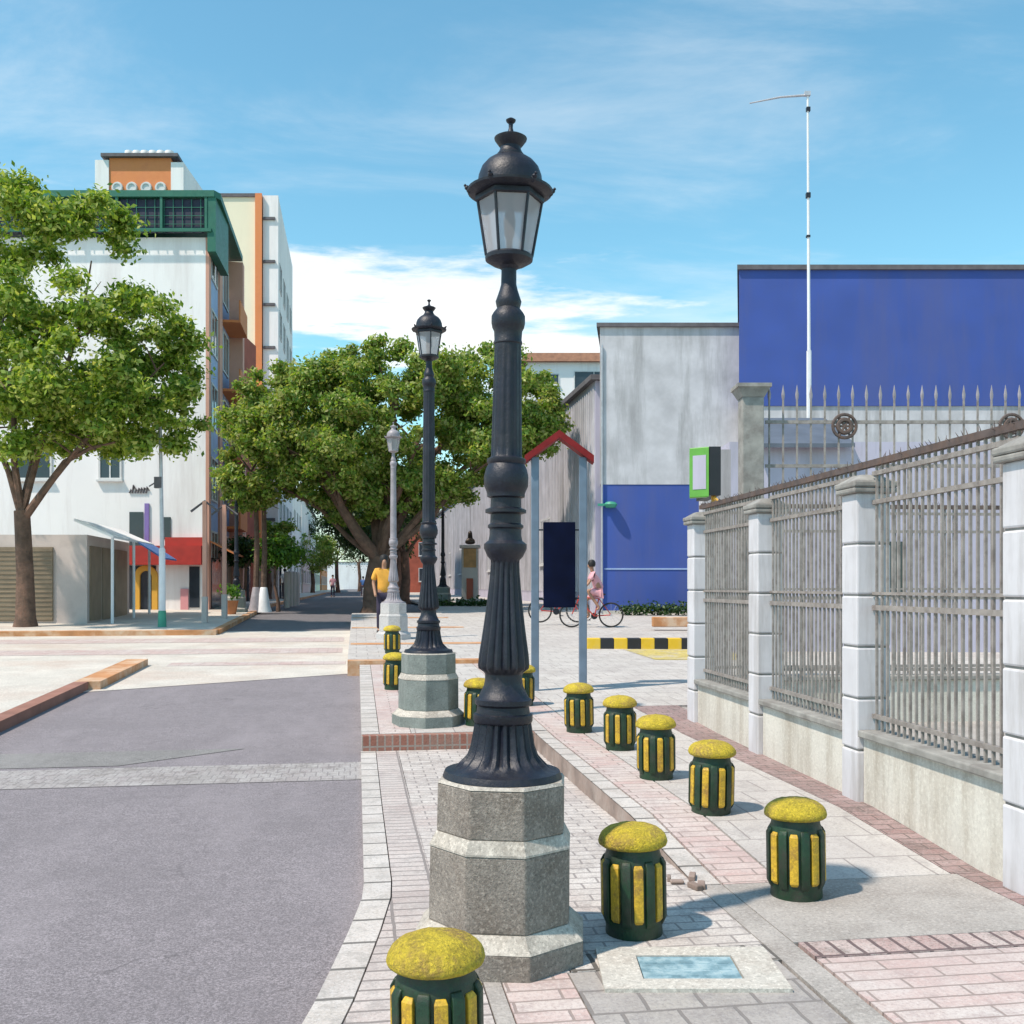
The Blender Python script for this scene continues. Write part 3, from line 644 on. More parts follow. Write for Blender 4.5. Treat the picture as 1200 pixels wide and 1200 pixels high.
# guard house with grey roof
gh = thing('guard_house', 'low cream guard house with a grey sheet roof behind the spear railing', 'house', (6.2, 20, gw(6.2, 20)+.1))
m = MB(); m.box((1.9,1.5,2.0),(7.7,3,4.2)); m.build('wall', K['sidewall'], gh)
m = MB(); m.add([(-1.55,-.3,3.95),(.4,-.3,3.95),(.4,1.6,4.75),(-1.0,1.6,4.75),(-1.55,-.3,4.03),(.4,-.3,4.03),(.4,1.6,4.83),(-1.0,1.6,4.83)], [(3,2,1,0),(4,5,6,7),(0,1,5,4),(1,2,6,5),(2,3,7,6),(3,0,4,7)]); m.build('roof', K['slate'], gh)
m = MB(); m.box((1.0,-.012,1.6),(.9,.05,1.1)); m.build('window', K['pane'], gh)
# tall pole with arm
x, y = (948-600)/1200*25, 25.0
mp_ = thing('mast', 'thin tall pale mast with a long sideways arm against the sky', 'mast', (x, y, gw(x, y)+.1))
m = MB(); m.tube([(0,0,-.1),(0,0,6.9),(-.02,0,6.92)], .06, 12); m.tube([(0,0,6.9),(-.03,0,13.2)], [.042,.026], 8)
m.build('pole', K['polewhite'], mp_)
m = MB(); m.tube([(-.03,0,13.15),(-.7,0,13.1),(-1.45,0,12.95)], [.03,.024,.015], 6); m.box((-.04,0,13.18),(.14,.1,.1)); m.build('arm', K['galv'], mp_)
m = MB(); m.box((-.02,0,10.7),(.1,.1,.12)); m.box((-.02,0,9.7),(.09,.09,.05)); m.box((-.02,0,12.8),(.09,.09,.1)); m.build('clamp', K['iron'], mp_)

# green lightbox sign on bracket at the fence corner
sg = thing('box_sign', 'lime green and black box sign on a bracket above the fence corner', 'sign', (2.45, 12.6, 0))
m = MB(); m.prism([(-.02,0),(.12,.0),(.12,.9),(-.02,.9)], 2.72, 3.32); m.build('sign_case', K['black'], sg)
m = MB(); m.prism([(-.24,.15),(-.025,.0),(-.025,.12),(-.22,.27)], 2.70, 3.32); m.build('sign_face', K['lime'], sg, bevel=.01)
m = MB(); m.prism([(-.205,.118),(-.06,.018),(-.062,.03),(-.2,.125)], 2.80, 3.22); m.build('sign_panel', K['sidewall'], sg)
m = MB(); m.tube([(.05,.1,-.0),(.05,.1,2.72)], .03, 8); m.tube([(.05,.05,2.7),(.16,-.15,2.5)], .02, 6); m.build('bracket', K['ochre'], sg)
cw = MB(); cw.prism([(2.72,14.6),(3.12,14.6),(3.12,14.9),(2.72,14.9)], .0, 3.55); tag(cw.build('gate_wall', K['whitewall']), 'narrow pale wall stub left of the grey gate column', 'wall')

# ------------------------------------------------------------------ notice board with red gable
x0, x1, yy = (627-600)/1200*13.8, (683-600)/1200*13.8, 13.8
nb = thing('notice_board', 'dark navy notice board between two blue grey posts under a red gable', 'notice board', ((x0+x1)/2, yy, gw(.6, yy)+.10)); hw = (x1-x0)/2
for sx in (-1, 1):
    m = MB(); m.box((sx*hw,0,1.5),(.105,.105,3.3)); m.build('post', K['signpost'], nb, bevel=.01)
m = MB()
for sx in (-1, 1):
    ax, az_ = 0, 3.40; bx, bz = sx*(hw+.14), 3.06
    m.add([(ax,-.14,az_),(bx,-.14,bz),(bx,.14,bz),(ax,.14,az_),(ax,-.14,az_+.10),(bx,-.14,bz+.10),(bx,.14,bz+.10),(ax,.14,az_+.10)], [(0,1,2,3),(7,6,5,4),(0,4,5,1),(1,5,6,2),(2,6,7,3),(3,7,4,0)])
m.build('gable', K['signred'], nb)
m = MB(); m.box((.005,0,1.70),(.43,.06,1.15)); m.build('board', K['navy'], nb, bevel=.008)
m = MB()
for z in (2.17, 1.25):
    m.box((-(.215+hw)/2-.002,0,z),(hw-.21,.02,.02)); m.box(((.215+hw)/2,0,z),(hw-.21,.02,.02))
m.build('bracket', K['iron'], nb)

# ------------------------------------------------------------------ striped kerb
y = 20.6; xk = 1.5; i = 0
sk = thing('striped_kerb', 'yellow and black striped kerb block line before the blue wall', 'kerb', (xk, y, gw(3, y)+.09))
my, mk = MB(), MB()
while xk+i*.27 < 9: (my if i % 2 == 0 else mk).box((.27*i+.135, 0, .10), (.269, .30, .24)); i += 1
my.build('yellow_block', K['yellow'], sk, bevel=.012); mk.build('black_block', K['black'], sk, bevel=.012)

# ------------------------------------------------------------------ right buildings
def windows(bld, O, u, n, rects, pm='pane', fm='frame', sill=True, mull=True):
    """each window: frame part with pane as its sub-part"""
    for (u0, u1, z0, z1) in rects:
        f = MB(); t = .07
        f.fbox(O,u,n,u0-t,u0,z0-t,z1+t,.0,.05); f.fbox(O,u,n,u1,u1+t,z0-t,z1+t,.0,.05)
        f.fbox(O,u,n,u0,u1,z1,z1+t,.0,.05); f.fbox(O,u,n,u0,u1,z0-t,z0,.0,.05)
        if mull: f.fbox(O,u,n,(u0+u1)/2-.025,(u0+u1)/2+.025,z0,z1,.0,.045)
        if sill: f.fbox(O,u,n,u0-t-.05,u1+t+.05,z0-t-.07,z0-t-.002,.0,.14)
        w_ = f.build('window', K[fm], bld, world=True)
        g_ = MB(); g_.fbox(O,u,n,u0,u1,z0,z1,.0,.02); g_.build('pane', K[pm], w_, world=False)
        g_o = w_.children[0]; off = bld.location
        for v in g_o.data.vertices: v.co -= off
SD = Vector((-ST, CT))                                   # direction of the street (away)
yA = 34.0; zA = gw(5, yA)-.1
hallx0 = (703-600)/1200*yA; hallx1 = (866-600)/1200*yA
A = thing('warehouse', 'stained white walled warehouse with a blue painted lower band', 'building', (hallx0, yA, zA))
p0 = Vector((hallx0, yA)); p1 = Vector((hallx1, yA)); back = Vector((0,0)); bA = Vector((p0.x+1.1, yA+9)); bB = Vector((p1.x+2.2, yA+9))
fp = [tuple(p0), tuple(p1), tuple(bB), tuple(bA)]
m = MB(); m.prism(fp, 4.98, 10.2); m.build('upper_wall', K['whitewall'], A, world=True)
ins = Vector((0,.02)); m = MB(); m.prism([tuple(p0+ins+Vector((.03,0))), tuple(p1+ins), tuple(bB), tuple(bA)], zA-.2, 4.978); m.build('lower_wall', K['bluewall'], A, world=True)
m = MB(); m.prism([(p0.x-.12,yA-.1),(p1.x,yA-.1),(bB.x,yA+9),(bA.x-.1,yA+9)], 10.2, 10.33); m.build('coping', K['coping'], A, world=True)
m = MB(); m.prism([(p0.x+.1,yA-.10),(p1.x+9,yA-.10),(p1.x+9,yA+.018),(p0.x+.1,yA+.018)], zA-.1, zA+.32); m.build('plinth', K['creamwall'], A, world=True)
m = MB(); m.fbox((p0.x+.15,yA+.02),(1,0),(0,-1),0,4.3,2.15,2.20,0,.02); m.build('painted_line', K['ltblue'], A, world=True)
m = MB(); m.tube([(p0.x+.06,yA-.06,zA+.1),(p0.x+.06,yA-.06,9.6)], .035, 6); m.build('drainpipe', K['galv'], A, world=True)
wl = MB(); wl.lathe([(.03,-.12),(.16,-.10),(.22,0),(.16,.08),(.03,.1)], 12, smooth=True); wl.box((-.25,.1,0),(.35,.06,.08))
tag(wl.build('wall_lamp', K['teal'], loc=((716-600)/1200*33.75, 33.83, 4.3)), 'small green wall lamp on the corner of the blue and white warehouse', 'wall lamp')

# blue tower block
B = thing('blue_building', 'tall plain blue building at the right with pale lower storey', 'building', (hallx1, 33.2, zA))
x0 = (866-600)/1200*33.2
m = MB(); m.prism([(x0,33.2),(24,33.2),(24,46),(x0+2.9,46)], 7.45, 11.85); m.build('upper_wall', K['bluewall'], B, world=True)
m = MB(); m.prism([(x0+.02,33.25),(24,33.25),(24,46),(x0+2.9,46)], zA-.2, 7.448); m.build('lower_wall', K['whitewall'], B, world=True)
m = MB(); m.prism([(x0-.08,33.1),(24,33.1),(24,46),(x0+2.8,46)], 11.85, 12.0); m.build('coping', K['coping'], B, world=True)

# long hall whose side faces the street
H = thing('long_hall', 'long pale lilac hall with corrugated street side and sloping roofline', 'building', (hallx0-.2, 36, zA))
q0 = Vector((hallx0-.10, yA+.6)); q1 = q0+SD*75; rt = Vector((CT, ST))
m = MB(); m.prism([tuple(q0), tuple(q0+rt*6), tuple(q1+rt*6), tuple(q1)], .3, 8.55); m.build('wall', K['sidewall'], H, world=True)
m = MB()
for k in range(230): a = q0+SD*(.1+k*.32); m.fbox(tuple(a), tuple(SD), tuple(-rt), 0, .12, 1.4, 8.3, 0, .05)
m.build('cladding_ribs', K['whitewall'], H, world=True)
m = MB(); c_ = q0-rt*.2-SD*.2; m.prism([tuple(c_), tuple(c_+rt*6.3), tuple(c_+SD*75+rt*6.3), tuple(c_+SD*75)], 8.55, 8.72); m.build('coping', K['coping'], H, world=True)
windows(H, tuple(q0), tuple(SD), tuple(-rt), [(8+9*i, 10.2+9*i, 2.6, 4.4) for i in range(7)])

# distant white building behind
D = thing('white_house', 'distant white house with brown eave showing over the hall roof', 'building', (2, 75, .6))
m = MB(); m.prism([(1.0,75),(9.5,75),(9.5,84),(1.0,84)], .5, 18.0); m.build('wall', K['bwhite'], D, world=True)
m = MB(); m.prism([(.6,74.6),(9.9,74.6),(9.9,84.4),(.6,84.4)], 18.0, 18.7, [(1.0,75),(9.5,75),(9.5,84),(1.0,84)]); m.build('roof', K['rooftile'], D, world=True)
windows(D, (1,75), (1,0), (0,-1), [(1.2,2.4,16.4,17.1),(3.6,6.4,15.9,17.3),(1.2,2.4,12.6,13.8),(3.6,5.4,12.4,14)])

# hedge at the foot of the warehouse
def leaves(name, mat, parent, clumps, per, size, seed, world=True, up=.35):
    rng = np.random.default_rng(seed); cs = np.array([c[:3] for c in clumps], float); rs = np.array([c[3] for c in clumps], float)
    cnt = np.maximum(3, (per*(rs/rs.mean())**2).astype(int)); idx = np.repeat(np.arange(len(cs)), cnt); n = len(idx)
    d = rng.normal(size=(n,3)); d /= np.linalg.norm(d, axis=1)[:,None]
    r = np.minimum(1.9, np.abs(rng.normal(.62, .34, n)))
    p = cs[idx]+d*(rs[idx]*r)[:,None]*np.array([1,1,.72])
    nr = d*.6+rng.normal(size=(n,3))*.75+np.array([0,0,up]); nr /= np.linalg.norm(nr, axis=1)[:,None]
    a = np.cross(nr, rng.normal(size=(n,3))); a /= np.linalg.norm(a, axis=1)[:,None]; b = np.cross(nr, a)
    L_ = (size*rng.uniform(.6,1.35,n))[:,None]; W_ = L_*.5
    v = np.stack([p-a*L_, p+b*W_+nr*L_*.1, p+a*L_, p-b*W_+nr*L_*.1], axis=1).reshape(-1,3)
    if parent is not None and world: v = v-np.array(parent.location)
    me = bpy.data.meshes.new(name); me.vertices.add(4*n); me.vertices.foreach_set('co', v.ravel())
    me.loops.add(4*n); me.loops.foreach_set('vertex_index', np.arange(4*n, dtype=np.int32))
    me.polygons.add(n); me.polygons.foreach_set('loop_start', np.arange(n, dtype=np.int32)*4)
    me.materials.append(mat); me.update(calc_edges=True); me.validate()
    o = bpy.data.objects.new(name, me); C.objects.link(o); o.parent = parent; return o

hg = thing('hedge', 'low dark hedge along the foot of the blue warehouse wall', 'hedge', (6, 33.1, gw(6,33)+.1))
leaves('foliage', K['leaf3'], hg, [(3.7+.33*i, 33.25, gw(5,33)+.30, .32) for i in range(18)], 200, .06, 5)
# red low bollard rail beyond striped kerb
rb = MB(); rb.box((0,0,.2),(1.2,.25,.25)); rb.box((.75,0,.12),(.3,.3,.3))
tag(rb.build('planter_box', K['orange_kerb'], loc=((792-600)/1200*26, 26, gw(4.2,26)+.12), bevel=.02), 'low worn orange box on the far pavement beyond the striped kerb', 'planter')

# ------------------------------------------------------------------ trees
def tree(name, label, base, trunk_r, fork_z, limbs, clumps, per, size, mat, seed, group=None, subr=.5):
    random.seed(seed)
    root = thing(name, label, 'tree', base, 0, group); b = Vector(base)
    m = MB()
    top = b+Vector((random.uniform(-.2,.2), random.uniform(-.2,.2), fork_z))
    pts = [b+Vector((0,0,-.15)), b+Vector((0,0,.25)), b.lerp(top,.45)+Vector((random.uniform(-.12,.12),0,0)), top]
    m.tube(pts, [trunk_r*1.5, trunk_r*1.08, trunk_r*.92, trunk_r*.85], 10)
    for (ex, ey, ez, r) in limbs:
        e = Vector((ex, ey, ez)); md = top.lerp(e, .5)+Vector((random.uniform(-.3,.3), random.uniform(-.3,.3), random.uniform(-.1,.5)))
        st = top-Vector((0,0,random.uniform(0,.35))); q1 = st.lerp(md,.5)+Vector((random.uniform(-.1,.1),)*3)
        m.tube([st, q1, md, md.lerp(e,.5)+Vector((random.uniform(-.2,.2),0,.1)), e], [r, r*.82, r*.62, r*.42, r*.2], 7)
        for k in range(4):
            s_ = md.lerp(e, random.random()); q = s_+Vector((random.uniform(-1,1), random.uniform(-1,1), random.uniform(0,1)))*(e-top).length*.3
            m.tube([s_, s_.lerp(q,.5)+Vector((0,0,.1)), q], [r*.32, r*.2, r*.07], 5)
    m.build('trunk', K['bark'], root, world=True)
    leaves('crown', mat, root, clumps, per, size, seed)
    return root
def crown(center, rad, n, cr, seed, keep=lambda p: True, flat=.0):
    rng = random.Random(seed); out = []
    while len(out) < n:
        d = Vector((rng.gauss(0,1), rng.gauss(0,1), rng.gauss(0,1))).normalized(); q = rng.uniform(.25,1)**.5
        p = Vector((center[0]+d.x*rad[0]*q, center[1]+d.y*rad[1]*q, center[2]+d.z*rad[2]*q))
        if not keep(p): continue
        out.append((p.x, p.y, p.z, cr*rng.uniform(.55,1.25)))
    return out
# near left tree
yb = 27.4; sc = yb/1200
bx = (30-600)*sc; bz = gw(bx, yb)+.05
cl_ = crown(((60-600)*sc, yb, 1.6+(687-430)*sc), (3.4, 3.2, 2.5), 110, .52, 11)
cl_ += crown(((185-600)*sc, yb-.3, 1.6+(687-435)*sc), (1.3, 1.75, 2.25), 46, .40, 12)
cl_ += crown(((120-600)*sc, yb, 1.6+(687-262)*sc), (.93, 1.2, .6), 12, .42, 13)
cl_ += crown(((165-600)*sc, yb, 1.6+(687-500)*sc), (1.6, 1.75, .7), 28, .40, 14)
cl_ += crown(((20-600)*sc, yb, 1.6+(687-260)*sc), (2.0, 1.9, 1.1), 20, .58, 15)
tree('shade_tree', 'leafy tree with bright green broad leaves at the left edge before the white apartment block', (bx, yb, bz), .24, 3.1,
     [((140-600)*sc, yb-.3, 1.6+(687-520)*sc, .12), ((60-600)*sc, yb+.5, 1.6+(687-400)*sc, .13), ((200-600)*sc, yb-.5, 1.6+(687-430)*sc, .09), ((0-600)*sc, yb, 1.6+(687-380)*sc, .11), ((100-600)*sc, yb+.4, 1.6+(687-300)*sc, .1), ((-40-600)*sc, yb, 1.6+(687-450)*sc, .1)],
     cl_, 300, .085, K['leaf'], 21)
# big middle tree
ym = 36.0; sc = ym/1200; bx = (440-600)*sc; bz = gw(bx, ym)
def px(x, y, dy=0): return ((x-600)*sc, ym+dy, 1.6+(687-y)*sc)
cm = []
rn = random.Random(8)
cm += crown(px(450, 500), (4.7, 4.2, 2.7), 190, .5, 31)
cm += crown(px(345, 495), (2.5, 3.0, 2.0), 80, .45, 32)
cm += crown(px(585, 480), (2.2, 3.0, 2.1), 75, .45, 33)
cm += crown(px(298, 540), (1.2, 2.0, 1.6), 40, .38, 34)
cm += crown(px(640, 500), (.8, 1.6, 1.3), 24, .35, 35)
cm += crown(px(470, 437), (3.0, 2.5, 1.0), 50, .42, 36)
cm += crown(px(520, 570), (1.6, 1.5, .5), 9, .4, 37)
cm += crown(px(395, 568), (2.6, 2.0, .8), 50, .36, 38)
cm += crown(px(480, 580), (2.4, 2.2, .7), 36, .34, 40)
cm += crown(px(420, 600), (1.1, 1.6, .5), 12, .3, 41)
cm += crown(px(285, 575), (.8, 1.2, .8), 16, .3, 39)
tree('fig_tree', 'wide spreading dark trunked tree over the middle of the street', (bx, ym, bz), .42, 2.0,
     [px(330,520,-1)+(.24,), px(400,470,1)+(.22,), px(470,450,-1)+(.24,), px(540,490,1)+(.22,), px(600,500,-.5)+(.18,), px(500,520,-2)+(.18,), px(380,540,-2)+(.18,), px(560,550,-1)+(.13,), px(290,550,0)+(.12,), px(430,520,2)+(.2,)],
     cm, 330, .085, K['leaf2'], 22)
# small round clipped trees on the left pavement
def small(pxc, y, zc, r, lab, seed, mat='leafround', n=14, trunk=.06):
    s_ = y/1200; X = (pxc-600)*s_; Z = gw(X, y)+.045
    c = (X, y, zc)
    tree('clipped_tree', lab, (X, y, Z), trunk, zc-Z-r*.4, [(X-r*.4, y, zc, trunk*.7), (X+r*.4, y, zc+.2, trunk*.7)], crown(c, (r*.72, r*.72, r*.6), n, r*.45, seed), 260, .08, K[mat], seed, 'small clipped trees on the left pavement')
small(326, 38, 3.0, .95, 'small bright green round tree on the left pavement', 51, n=18)
small(284, 39.5, 2.9, .75, 'darker small round tree just behind the far left lamp', 52, 'leaf3')
# trees lining the far street
k = 0
for (t, s, h, r, lab, mt) in ((2.3, 50, 6.5, 2.8, 'dark tree behind the wide spreading tree on the right kerb', 'leaf3'), (2.6, 66, 8, 3.2, 'dark far tree deeper along the right kerb', 'leaf3'), (-5.2, 62, 5.0, 1.6, 'small far tree on the left kerb beyond the clipped trees', 'leaf2'), (2.8, 92, 8, 3.5, 'dark distant tree near the end of the right kerb', 'leaf3'), (-5, 120, 7, 3, 'distant tree at the left end of the street', 'leaf2'), (-2.5, 140, 11, 5, 'dark far tree leaning over the end of the roadway', 'leaf3'), (.5, 170, 12, 7, 'farthest tree closing the end of the street', 'leaf3')):
    X, Y = P(t, s); zc = .8+h*.68; k += 1
    tree('street_tree', lab, (X, Y, .8), .17+h*.01, h*.38, [(X-r*.5, Y, zc, .1), (X+r*.5, Y, zc, .1), (X, Y+r*.4, zc+.6, .1)], crown((X-(1.7 if s < 80 and t > 0 else 0), Y, zc), (r, r, h*.3), 45, r*.28, 60+k), 200, .12, K[mt], 60+k, 'trees lining the far street')

# ------------------------------------------------------------------ left buildings
yB = 37.0; xr = (241-600)/1200*yB; zB = .55
A1 = thing('apartment_block', 'big bright white apartment block with green roof canopy and orange street side', 'building', (xr, yB, zB))
p = Vector((xr, yB)); pb = p+SD*8.5
m = MB(); m.prism([(-32, yB), (xr, yB), tuple(pb), (-32, pb.y)], .2, 14.2); m.build('wall', K['bwhite'], A1, world=True)
rtv = (CT, ST)
m = MB()
m.fbox(tuple(p), tuple(SD), rtv, 0, .5, .6, 14.2, 0, .12); m.fbox(tuple(p), tuple(SD), rtv, 3.0, 3.8, .6, 14.2, 0, .12); m.fbox(tuple(p), tuple(SD), rtv, 6.6, 7.2, .6, 15.4, 0, .6); m.build('orange_pilaster', K['salmon'], A1, world=True)
m = MB(); m.fbox(tuple(p), tuple(SD), rtv, .6, 2.9, 1.2, 13.8, 0, .05); m.fbox(tuple(p), tuple(SD), rtv, 3.9, 6.5, 1.2, 13.8, 0, .05); m.build('blue_panel', K['ltblue'], A1, world=True)
windows(A1, tuple(p+Vector(rtv)*.05), tuple(SD), rtv, [(u_, u_+1.5, 2.1+2.75*i, 3.6+2.75*i) for i in range(5) for u_ in (1.0, 4.4)], sill=False)
for i in range(4):
    m = MB(); m.fbox(tuple(p), tuple(SD), rtv, 3.9, 6.5, 3.9+2.75*i, 4.0+2.75*i, 0, .8); m.fbox(tuple(p), tuple(SD), rtv, 3.9, 6.5, 4.0+2.75*i, 4.8+2.75*i, .74, .8); m.build('balcony', K['orange'], A1, world=True)
# roof canopy
m = MB(); m.prism([(-32,yB-.35),(xr+.4,yB-.35),(xr+.55,yB),(xr-.5,yB+7),(-32,yB+7)], 15.55, 15.78)
m.fbox((-32,yB-.3),(1,0),(0,-1),0,32+xr+.3,14.3,14.42,0,.06)
for k in range(13): m.box((xr+.1-k*1.6, yB-.28, 14.95), (.09,.09,1.3))
m.prism([(xr+.15,yB-.3),(xr+.45,yB-.3),(xr+.1,yB+2.6),(xr-.2,yB+2.6)], 13.6, 15.6)
m.build('roof_canopy', K['dgreen'], A1, world=True)
m = MB(); m.prism([(-32,yB-.2),(xr-.0,yB-.2),(xr-.0,yB-.14),(-32,yB-.14)], 14.3, 15.5); m.build('terrace_mesh', K['dnavy'], A1, world=True)
m = MB()
for k in range(60): m.box((xr-.1-k*.33, yB-.24, 14.9), (.025,.02,1.2))
for z in (14.6, 14.9, 15.2): m.box((xr-10, yB-.24, z), (20,.018,.02))
m.build('terrace_railing', K['dgreen'], A1, world=True)
# water tank tower on roof
m = MB(); m.prism([(-17.3,44),(-14.65,44),(-15.2,48),(-17.9,48)], 14.2, 20.0); tk = m.build('stair_tower', K['orange'], A1, world=True)
m = MB(); m.prism([(-17.9,43.95),(-17.31,43.95),(-17.31,45),(-17.9,45)], 14.2, 19.9); m.prism([(-14.64,43.95),(-14.1,43.95),(-14.2,47),(-14.9,47)], 14.2, 19.8); m.build('white_pier', K['bwhite'], A1, world=True)
m = MB(); m.prism([(-17.6,43.8),(-14.3,43.8),(-14.6,48),(-17.9,48)], 20.0, 20.14); m.build('tower_roof', K['coping'], A1, world=True)
for i in range(4):
    m = MB(); cx = -16.95+i*.62
    vs_ = 20
    m.tube([(cx+.19*math.cos(2*math.pi*j/vs_), 43.97, 18.72+.19*math.sin(2*math.pi*j/vs_)) for j in range(vs_+1)], .06, 6)
    m.tube([(cx,43.99,18.72),(cx,43.96,18.72)], .15, 14); m.build('round_window', K['frame'], A1, world=True)
m = MB()
for i in range(6): m.lathe([(.16,20.14),(.2,20.3),(.18,20.45),(.02,20.5)], 10, c=(-16.6+.35*i, 44.4))
m.build('roof_vents', K['bwhite'], A1, world=True)
# ground floor on the camera side
O_ = (-32, yB); U = (1,0); NN = (0,-1)
def ux(p_): return (p_-600)/1200*yB+32
def zy(y_): return 1.6+(687-y_)/1200*yB
m = MB(); m.fbox(O_,U,NN,ux(150),ux(240),zy(662),zy(640),0,.45); m.fbox(O_,U,NN,ux(196),ux(240),zy(645),zy(630),0,.25); m.build('red_awning', K['red_awning'], A1, world=True)
m = MB(); m.fbox(O_,U,NN,ux(152),ux(168),zy(640),zy(600),0,.04); m.build('dark_window', K['pane'], A1, world=True); m = MB(); m.fbox(O_,U,NN,ux(192),ux(200),zy(632),zy(606),0,.04); m.build('dark_window', K['pane'], A1, world=True)
m = MB(); m.fbox(O_,U,NN,ux(170),ux(175),zy(640),zy(590),0,.06); m.build('purple_banner', K['purple'], A1, world=True)
m = MB(); m.fbox(O_,U,NN,ux(222),ux(234),zy(712),zy(664),0,.03); m.build('doorway', K['pane'], A1, world=True); m = MB(); m.fbox(O_,U,NN,ux(149),ux(183),zy(716),zy(663),0,.03); m.build('doorway', K['pane'], A1, world=True)
m = MB(); m.fbox(O_,U,NN,ux(212),ux(221),zy(716),zy(690),0,.05); m.build('pink_dado', K['pinkpaint'], A1, world=True)
arc = MB(); c0 = (ux(172)-32, zy(676)); 
for j in range(9):
    a0 = math.pi*j/9; a1_ = math.pi*(j+1)/9; r0, r1 = .22, .42
    arc.add([(c0[0]+r*math.cos(a), yB-d, c0[1]+r*math.sin(a)) for d in (.0,.12) for r, a in ((r0,a0),(r1,a0),(r1,a1_),(r0,a1_))], [(4,5,6,7),(0,3,2,1),(0,4,7,3),(1,2,6,5),(0,1,5,4),(3,7,6,2)])
arc.box((c0[0]-.32, yB-.06, (c0[1]+.6)/2), (.2,.12,c0[1]-.6)); arc.box((c0[0]+.32, yB-.06, (c0[1]+.6)/2), (.2,.12,c0[1]-.6)); arc.build('ochre_arch', K['ochre'], A1, world=True)
m = MB(); random.seed(2)
for j in range(7):
    X = -32+ux(152+j*3.2); m.tube([(X,yB-.03,zy(578)), (X+.05,yB-.03,zy(572+random.uniform(-4,2))), (X+.12,yB-.03,zy(576+random.uniform(-3,2)))], .03, 5)
m.build('painted_mark', K['coping'], A1, world=True)
windows(A1, (-32,yB), U, NN, [(ux(118)-1.4*0, ux(118)+.7, zy(560), zy(535)), (ux(20), ux(20)+1.2, zy(560), zy(520)), (ux(20), ux(20)+1.2, zy(440), zy(400))])

# low shop with shutters and slanted canopy
xs, ys_ = -11.95, 28.8
S1 = thing('corner_shop', 'low corner shop with taupe shutters and white slanted canopy at the left', 'shop', (xs, ys_, gw(xs, ys_)+.04))
p = Vector((xs, ys_)); 
m = MB(); m.prism([(-24,ys_),(xs,ys_),tuple(p+SD*5.4),(-24,ys_+5.4)], .4, 3.05); m.build('wall', K['stone_pale'], S1, world=True)
m = MB()
for a, b_ in ((.25,1.5),(1.7,3.0),(3.2,4.9)): m.fbox(tuple(p), tuple(SD), rtv, a, b_, .62, 2.75, 0, .04)
m.fbox((-24,ys_),U,NN,8.9,11.1,.62,2.7,0,.05); m.fbox((-24,ys_),U,NN,5.4,8.5,.62,2.7,0,.05)
sh = m.build('shutter', K['shutter'], S1, world=True)
m = MB()
for k in range(16): m.fbox((-24,ys_),U,NN,5.4,11.1,.66+k*.128,.70+k*.128,.05,.07)
m.build('shutter_slats', K['shutter'], S1, world=True)
m = MB(); a0 = p-SD*.2; a1_ = p+SD*5.6; r_ = Vector(rtv)
vs_ = []
for q in (a0, a1_):
    for d, z in ((-.3,3.42),(.75,2.95)):
        w2 = q+r_*d; vs_ += [(w2.x,w2.y,z),(w2.x,w2.y,z+.07)]
m.add(vs_, [(0,2,3,1),(4,5,7,6),(0,4,6,2),(1,3,7,5),(0,1,5,4),(2,6,7,3)]); m.build('canopy', K['bwhite'], S1, world=True)
m = MB(); vs_ = []
for q in (p+SD*3.0, p+SD*5.5):
    for d, z in ((.78,2.93),(1.5,2.45)):
        w2 = q+r_*d; vs_ += [(w2.x,w2.y,z),(w2.x,w2.y,z+.05)]
m.add(vs_, [(0,2,3,1),(4,5,7,6),(0,4,6,2),(1,3,7,5),(0,1,5,4),(2,6,7,3)]); m.build('awning', K['blue_awning'], S1, world=True)
m = MB()
for a in (.0, 2.8, 5.2): w2 = p+SD*a+r_*.68; m.tube([(w2.x,w2.y,.4),(w2.x,w2.y,2.97)], .045, 8)
m.build('canopy_post', K['polewhite'], S1, world=True)

# cream tower
yT = 62.0; 
T = thing('cream_tower', 'tall cream tower block with an orange vertical stripe and white end strip', 'building', ((300-600)/1200*yT, yT, .8))
tx = lambda p_: (p_-600)/1200*yT
tz = lambda y_: 1.6+(687-y_)/1200*yT
bk = SD*14
def foot(a, b_, o_=0): 
    a, b_ = Vector((tx(a), yT-o_)), Vector((tx(b_), yT-o_)); return [tuple(a), tuple(b_), tuple(b_+bk), tuple(a+bk)]
m = MB(); m.prism(foot(235,300), .6, tz(231)); m.build('cream_wall', K['cream'], T, world=True)
m = MB(); m.prism(foot(300.1,308,.25), .6, tz(231)+.15); m.build('orange_stripe', K['orange'], T, world=True)
m = MB(); m.prism(foot(308.1,326), .6, tz(229)); m.build('white_wall', K['bwhite'], T, world=True)
m = MB(); m.prism(foot(234,300,.1), tz(231), tz(231)+.2); m.build('coping', K['coping'], T, world=True)
for i in range(8):
    m = MB(); m.fbox((tx(308),yT), (1,0), (0,-1), .05, .75, tz(258)-i*2.6, tz(258)-i*2.6+.16, 0, .12); m.build('ledge', K['coping'], T, world=True)
windows(T, (tx(326),yT), tuple(SD), rtv, [(1+3.2*j, 2.5+3.2*j, 2.5+2.9*i, 4.0+2.9*i) for i in range(7) for j in range(4)], sill=False)
